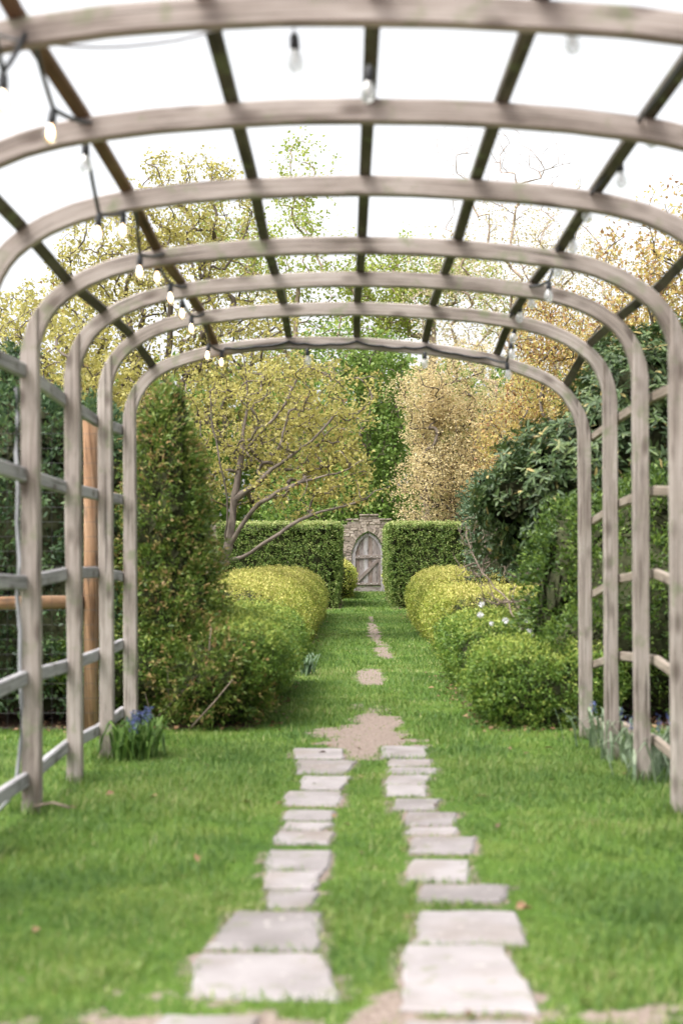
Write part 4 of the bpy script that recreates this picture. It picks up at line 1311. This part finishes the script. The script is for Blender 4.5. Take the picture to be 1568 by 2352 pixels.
    while z < z0 + 2.56:
        h = R.uniform(0.07, 0.15)
        x = -6.8 + R.uniform(0, 0.2)
        while x < 8.3:
            w = R.uniform(0.11, 0.36)
            zt = min(z + h, top(x + w / 2))
            zm = (z + zt) / 2
            xa, xb = x + 0.008, x + w - 0.008
            ah = arch_half(zm) if zm <= spring else arch_half(zm, ring * 0.95)
            L, Rr = cx - ah, cx + ah
            ok = zt - z > 0.05
            if ah > 0:
                if xa < L < xb: xb = L - 0.005
                elif xa < Rr < xb: xa = Rr + 0.005
                elif L <= xa and xb <= Rr: ok = False
            if ok and xb - xa > 0.06:
                put([(xa, z + 0.008), (xb, z + 0.008), (xb, zt - 0.006), (xa, zt - 0.006)], R.uniform(0.012, 0.035))
            x += w
        z += h
    # coping slabs on the steps
    for (xa, xb, zc) in ((cx - .30, cx + .36, z0 + 2.58), (cx - .74, cx - .31, z0 + 2.43), (cx + .37, cx + .80, z0 + 2.43)):
        n_ = 2
        for k in range(n_):
            xx0, xx1 = xa + (xb - xa) * k / n_ + .006, xa + (xb - xa) * (k + 1) / n_ - .006
            extrude_poly('coping_stone', [(xx0 - .0, zc), (xx1, zc), (xx1, zc + .055 + .01 * R.random()), (xx0, zc + .05 + .01 * R.random())], Y - 0.07, Y + 0.45, M['wallstone'], root, 0.012)
    me = bpy.data.meshes.new('rubble_stones'); me.from_pydata(far_V, [], far_F); me.materials.append(M['wallstone'])
    o = link('rubble_stones', me, root); o['kind'] = 'stuff'

    # door, set into the opening
    dr = empty('garden_door', (cx, Y + 0.12, z0))
    tag(dr, 'arched weathered plank door with diagonal brace in the stone wall', 'door')
    yd = Y + 0.075
    def ah2(x, sh=0.05):
        return arch_z(x, -sh)
    # frame: jambs and two curved head pieces
    jt = 0.125
    for s in (-1, 1):
        jx = cx + s * (hw - jt / 2 - 0.004)
        xs = sorted((jx - jt / 2, jx + jt / 2))
        extrude_poly('jamb', [(xs[0], z0), (xs[1], z0), (xs[1], spring - .004), (xs[0], spring - .004)], yd - 0.05, yd + 0.06, M['door_pale'], dr, 0.006)
        inner, outer = [], []
        for t in np.linspace(0, 0.985, 11):
            w_ = float(np.interp(t, AT, AW))
            outer.append((cx + s * max(0.004, (hw - .006) * w_), spring + (rise - .006) * t))
            inner.append((cx + s * max(0.004, (hw - .006 - jt) * w_), spring + (rise - .006 - jt) * t))
        bm = bmesh.new()
        vo = [[bm.verts.new((p[0], yy, p[1])) for p in outer] for yy in (yd - .045, yd + .05)]
        vi = [[bm.verts.new((p[0], yy, p[1])) for p in inner] for yy in (yd - .045, yd + .05)]
        for k in range(10):
            bm.faces.new((vo[0][k], vo[0][k + 1], vi[0][k + 1], vi[0][k])); bm.faces.new((vo[1][k], vi[1][k], vi[1][k + 1], vo[1][k + 1]))
            bm.faces.new((vo[0][k], vo[1][k], vo[1][k + 1], vo[0][k + 1])); bm.faces.new((vi[0][k], vi[0][k + 1], vi[1][k + 1], vi[1][k]))
        bm.faces.new((vo[0][0], vi[0][0], vi[1][0], vo[1][0])); bm.faces.new((vo[0][-1], vo[1][-1], vi[1][-1], vi[0][-1]))
        bmesh.ops.recalc_face_normals(bm, faces=bm.faces)
        uvl = bm.loops.layers.uv.new('UVMap')
        for f_ in bm.faces:
            for l_ in f_.loops: l_[uvl].uv = (l_.vert.co.z, l_.vert.co.x + l_.vert.co.y)
        me = bpy.data.meshes.new('head_frame'); bm.to_mesh(me); bm.free(); me.materials.append(M['door_pale'])
        link('head_frame', me, dr)
    n = 6; x0, x1 = cx - hw + jt, cx + hw - jt
    for k in range(n):
        a, b = x0 + (x1 - x0) * k / n + 0.0015, x0 + (x1 - x0) * (k + 1) / n - 0.0015
        jj = R.normal() * 0.006
        extrude_poly('plank', [(a, z0 + 0.2), (b, z0 + 0.2), (b, ah2(b, .06) - .01), ((a + b) / 2, ah2((a + b) / 2, .06) - .01), (a, ah2(a, .06) - .01)], yd + jj, yd + 0.03 + jj, M[('door_brown', 'door', 'door_pale', 'door_brown', 'door', 'door')[k]], dr, 0.004)
    extrude_poly('kick_board', [(x0 + .004, z0 + .01), (x1 - .004, z0 + .01), (x1 - .004, z0 + .19), (x0 + .004, z0 + .19)], yd - 0.012, yd + 0.03, M['door'], dr, 0.005, 'x')
    zt_ = z0 + 1.14; zb_ = z0 + 0.24
    for zc, hh in ((zt_, 0.13), (zb_, 0.09)):
        bt_ = extrude_poly('batten', [(x0 - .01, zc), (x1 + .01, zc + .01), (x1 + .01, zc + hh), (x0 - .01, zc + hh - .01)], yd - 0.05, yd - 0.014, M['door_dark'], dr, 0.005, 'x')
        for q in range(4):
            bx = x0 + (x1 - x0) * (q + 0.6) / 4.2
            me = lathe_mesh('bolt', [(0.001, -0.02), (0.009, -0.018), (0.014, -0.006), (0.014, 0.006)], M['bolt'], 8)
            ob = link('bolt', me, bt_, (bx, yd - 0.055, zc + hh / 2)); ob.rotation_euler = (math.radians(-90), 0, 0)
    sweep('brace', np.array([(x0 + .06, yd - .03, zb_ + .13), (x1 - .07, yd - .03, zt_ - 0.03)]), chamfer(0.036, 0.11, 0.005), M['door_dark'], dr, side=(0, 1, 0))
    extrude_poly('stile', [(x1 - .075, zb_ + .095), (x1 - .005, zb_ + .095), (x1 - .005, zt_ - .005), (x1 - .075, zt_ - .005)], yd - 0.046, yd - 0.012, M['door_dark'], dr, 0.005)
    # strip of ivy and moss hanging in the arch
    P = []
    for t in np.linspace(-0.97, 0.97, 420):
        x = cx + hw * t
        if abs(t) > .75 and R.random() < 0.5: continue
        P.append((x, Y - 0.03 + R.normal() * 0.02, arch_z(x, -0.012) + R.normal() * 0.012))
    P = np.array(P); n = len(P)
    o = link('creeper', leaves_mesh('creeper', P, rand_dirs(n), rand_dirs(n), 0.028, 0.022, R.random(n) * 0.6, M['yew_green']))
    tag(o, 'thin green creeper edging the arch above the door', 'creeper')


build_gate()


# ------------------------------------------------------------------ flowers and small plants
def strap_plant(name, label, pts, hgt, n, mat, width, spread, flowers=0, cat='plant', group=None):
    c = np.mean(pts, axis=0)
    root = empty(name, (float(c[0]), float(c[1]), 0.0))
    tag(root, label, cat, group)
    VV, FF, rr, off = [], [], [], 0
    for k in range(n):
        b = pts[R.integers(len(pts))]
        x, y = b[0] + R.normal() * spread, b[1] + R.normal() * spread
        z = gz(x, y) - 0.01
        az = R.uniform(0, 6.28); out = np.array([math.cos(az), math.sin(az), 0]); sd = np.array([-out[1], out[0], 0])
        h = hgt * R.uniform(0.5, 1.1); reach = h * R.uniform(0.3, 0.9)
        W = width * R.uniform(0.7, 1.2)
        prof = [(0, 0, .7), (0.25, 0.55, 1), (0.6, 0.92, .85), (1.0, R.uniform(0.7, 1.0), 0.08)]
        for (a, bb, w) in prof:
            p = np.array([x, y, z]) + out * reach * a + np.array([0, 0, h * bb])
            VV += [p - sd * W * w / 2, p + sd * W * w / 2]
        for i in range(3): FF.append((off + 2 * i, off + 2 * i + 1, off + 2 * i + 3, off + 2 * i + 2)); rr.append(R.random())
        off += 8
    link('leaves', np_mesh('leaves', np.array(VV), np.array(FF), mat, fattr=rr), root)
    for k in range(flowers):
        b = pts[R.integers(len(pts))]
        x, y = b[0] + R.normal() * spread, b[1] + R.normal() * spread
        z = gz(x, y); h = hgt * R.uniform(0.85, 1.2); lean = R.normal(size=2) * 0.03
        P = np.array([(x, y, z), (x + lean[0] * .5, y + lean[1] * .5, z + h * .6), (x + lean[0], y + lean[1], z + h)])
        fs = sweep('flower_stem', P, circle(0.0025, 5), M['strap'], root, smooth=True)
        m_ = 26; t = R.random(m_)
        C = P[2] + np.c_[R.normal(size=m_) * 0.008, R.normal(size=m_) * 0.008, (t - 0.8) * 0.085]
        D = unit(R.normal(size=(m_, 3)) + np.array([0, 0, -0.4]))
        link('blossom', leaves_mesh('blossom', C, D, rand_dirs(m_), 0.015, 0.010, R.random(m_), M['blue']), fs)
    return root


strap_plant('bluebell', 'clump of blue grape hyacinths at the foot of the left arbor posts', [on_ground(280, 1745), on_ground(315, 1742), on_ground(340, 1738)], 0.25, 150, M['strap'], 0.016, 0.055, flowers=15)
strap_plant('bluebell', 'pale leaved clump with blue flowers outside the right arbor posts', [np.array([1.62, 7.6]), np.array([1.70, 8.0]), np.array([1.66, 8.4]), np.array([1.80, 8.0]), np.array([1.60, 8.9])], 0.27, 230, M['strap_pale'], 0.017, 0.07, flowers=7)
strap_plant('tulip', 'blue green leaf tuft between the two left hedges', [np.array([-0.42, 15.2]), np.array([-0.40, 14.9])], 0.26, 26, M['strap_blue'], 0.035, 0.04)

# azalea with a few white flowers in front of the right hedges
az = empty('azalea', (1.35, 11.6, 0))
tag(az, 'bare twiggy azalea with a few white flowers over the right hedges', 'shrub')
_tips = np.r_[crown_points(120, [(1.40, 11.55, 0.95, 0.42, 0.35, 0.26)]), crown_points(110, [(1.22, 13.1, 1.30, 0.26, 0.35, 0.38)])]
_arr, _ch, _ld, _tl = grow(np.array([(1.55, 11.7, 0), (1.5, 11.7, 0.3), (1.45, 11.7, 0.6), (1.42, 11.7, 0.8)]), _tips, wander=0.1, limbs=[[(1.45, 11.7, 0.6), (1.38, 12.2, 0.85), (1.25, 12.8, 1.05), (1.15, 13.2, 1.3), (1.12, 13.4, 1.55)]])
link('stem', tubes_mesh('stem', [_arr[c] for c in _ch], [np.minimum(0.0024 * np.maximum(_ld[c], 1) ** 0.35, 0.008) for c in _ch], 4, M['twig']), az)
for (x, y) in ((1105, 1388), (1102, 1412), (1160, 1425), (1208, 1425), (1215, 1448), (1222, 1456), (1128, 1432)):
    p = at(x, y, 11.2)
    k = 9
    D = np.c_[np.cos(np.arange(k) * 0.7), np.full(k, -0.5) + R.normal(size=k) * .2, np.sin(np.arange(k) * 0.7)]
    link('blossom', leaves_mesh('blossom', np.repeat(p[None], k, 0), D, rand_dirs(k), 0.030 * R.uniform(.7, 1.1), 0.022, R.random(k), M['white_petal']), az)


# ------------------------------------------------------------------ grass
def build_grass():
    def field(n, xlo, xhi, ylo, yhi):
        x = R.uniform(xlo, xhi, n); y = R.uniform(ylo, yhi, n)
        keep = np.abs(x - 0.0) < 0.30 * y + 0.35
        x, y = x[keep], y[keep]
        s = soil(x, y)
        P = np.c_[x, y]
        keep = (R.random(len(x)) > s * np.where(y > 12, 0.86, 0.97)) & ~in_slab(x, y, -0.02)
        dens = 0.62 + 0.5 * vnoise(P, 1.6, 51) + 0.25 * vnoise(P, 6, 52)
        keep &= R.random(len(x)) < np.clip(dens, 0.25, 1)
        return x[keep], y[keep], s[keep]
    sets = []
    for n, a, b, c, d, h, w in ((140000, -1.8, 1.9, 3.0, 5.2, 0.029, 0.0046), (210000, -2.7, 2.8, 5.2, 9.0, 0.029, 0.0052), (130000, -3.2, 3.2, 9.0, 15.0, 0.030, 0.007), (85000, -0.9, 1.6, 15.0, 31.0, 0.032, 0.0095), (22000, -0.4, 1.7, 31.0, 48.0, 0.04, 0.016)):
        x, y, s = field(n, a, b, c, d)
        sets.append((x, y, s, np.full(len(x), h), np.full(len(x), w)))
    # fringes that lap over the slab edges
    ex, ey = [], []
    for q in SLABS:
        for i in range(4):
            a, b = q[i], q[(i + 1) % 4]; L = np.linalg.norm(b - a)
            for _ in range(int(L * 170)):
                p = a + (b - a) * R.random() + R.normal(size=2) * 0.010
                if vnoise(p[None], 5, 55)[0] > -0.25: ex.append(p[0]); ey.append(p[1])
    ex, ey = np.array(ex), np.array(ey); kk = ey > 3.75
    ex, ey = ex[kk], ey[kk]
    sets.append((ex, ey, np.zeros(len(ex)), np.full(len(ex), 0.034), np.full(len(ex), 0.006)))
    for i_ in range(1, 8):
        for s_ in (-1, 1):
            k_ = 170
            px_, py_ = CX + DX[i_] + s_ * 521 * K, arch_depth(i_)
            a_ = R.uniform(0, 6.28, k_); r_ = 0.045 + np.abs(R.normal(size=k_)) * 0.035
            sets.append((px_ + np.cos(a_) * r_, py_ + np.sin(a_) * r_, np.zeros(k_), np.full(k_, 0.075), np.full(k_, 0.006)))
    x, y, s, h, w = (np.concatenate(k) for k in zip(*sets))
    n = len(x)
    P2 = np.c_[x, y]
    tuft = vnoise(P2, 2.3, 61) * 0.6 + vnoise(P2, 9, 62) * 0.4
    h = h * (1 + 0.95 * tuft) * R.uniform(0.55, 1.35, n) * (1 - 0.5 * s)
    h = np.where(in_slab(x, y, 0.30), h * 0.62, h)
    h = np.clip(h, 0.010, 0.12)
    az_ = R.uniform(0, 2 * np.pi, n) + 0.0
    o = np.c_[np.cos(az_), np.sin(az_), np.zeros(n)]; sd = np.c_[-np.sin(az_), np.cos(az_), np.zeros(n)]
    lean = (h * R.uniform(0.2, 1.2, n))[:, None]
    b = np.c_[x, y, ground_z(x, y) - 0.003]
    W = (w * R.uniform(0.7, 1.3, n))[:, None]
    t = b + o * lean + np.c_[np.zeros(n), np.zeros(n), h]
    V = np.stack([b - sd * W / 2, b + sd * W / 2, t + sd * W * .10, t - sd * W * .10], 1).reshape(-1, 3)
    rnd = np.clip(0.45 + 0.22 * R.normal(size=n) + 0.22 * vnoise(P2, 0.8, 71) + 0.14 * vnoise(P2, 3, 72), 0, 0.93)
    rnd[R.random(n) < 0.02] = 1.0
    me = np_mesh('grass', V, np.arange(n * 4).reshape(n, 4), M['grass'], fattr=rnd)
    ob = link('grass', me)
    tag(ob, 'short green lawn grass growing around the stone slabs', 'grass', kind='stuff')
    print('grass blades', n)


build_grass()


def build_litter():
    n = 5200
    x, y = [], []
    for (x0, x1, y0, y1) in HEDGE_FEET[:2] + HEDGE_FEET[4:7] + HEDGE_FEET[9:]:
        k = 520
        x.append(R.uniform(x0 - .15, x1 + .15, k)); y.append(R.uniform(y0 - .25, y1, k))
    x.append(R.uniform(-1.5, 1.6, 40)); y.append(R.uniform(3.5, 10, 40))
    x, y = np.concatenate(x), np.concatenate(y); n = len(x)
    P = np.c_[x, y, ground_z(x, y) + 0.012 + 0.01 * R.random(n)]
    D = unit(np.c_[R.normal(size=(n, 2)), R.normal(size=n) * 0.2]); LN = unit(np.c_[R.normal(size=(n, 2)) * 0.35, np.ones(n)])
    o = link('leaf_litter', leaves_mesh('leaf_litter', P, D, LN, R.uniform(.03, .07, n), R.uniform(.02, .04, n), R.random(n), M['litter']))
    tag(o, 'brown dead leaves scattered under the hedges', 'leaves', kind='stuff')
    cx_, cy_ = R.uniform(-1.6, 1.7, 60000), R.uniform(3.3, 12, 60000)
    kk = (soil(cx_, cy_) - soil(cx_, cy_, True) > 0.35) & ~in_slab(cx_, cy_)
    cx_, cy_ = cx_[kk][:5000], cy_[kk][:5000]; m_ = len(cx_)
    sz = R.uniform(0.002, 0.007, m_)[:, None, None] * (1 + 0.3 * R.normal(size=(m_, 5, 1)))
    base = np.array([(1, 0, 0), (0, 1, 0), (-1, 0, 0), (0, -1, 0), (0.1, 0.1, 0.9)])
    Vc = np.stack([cx_, cy_, ground_z(cx_, cy_)], 1)[:, None] + base[None] * sz
    Fc = (np.arange(m_)[:, None, None] * 5 + np.array([[0, 1, 4], [1, 2, 4], [2, 3, 4], [3, 0, 4]])[None]).reshape(-1, 3)
    oc = link('gravel', np_mesh('gravel', Vc.reshape(-1, 3), Fc, M['crumb']))
    tag(oc, 'small soil crumbs and grit on the bare earth patches', 'gravel', kind='stuff')
    p = on_ground(1198, 2112)
    o = link('dead_leaf', leaves_mesh('dead_leaf', np.array([[p[0] - .02, p[1], 0.035], [p[0], p[1] + .01, 0.03]]), np.array([[1., .2, .5], [.6, -.4, .3]]), np.array([[0, -1., 1], [0, .3, 1]]), 0.04, 0.03, np.array([.6, .4]), M['litter'], shape='leaf'))
    tag(o, 'curled brown dead leaf lying on the right hand slab edge', 'leaf')
    a, b = on_ground(80, 1876), on_ground(160, 1880)
    o = sweep('stick', np.array([(a[0], a[1], 0.05), ((a[0] + b[0]) / 2, (a[1] + b[1]) / 2 + .02, 0.065), (b[0], b[1], 0.05)]), circle(0.006, 6), M['twig'], None, smooth=True)
    tag(o, 'pale dry stick lying in the grass by the front left post', 'stick')


build_litter()
bpy.context.view_layer.update()
_t = sum(len(o.data.loops) - 2 * len(o.data.polygons) for o in bpy.data.objects if o.type == 'MESH')
print('triangles', _t)
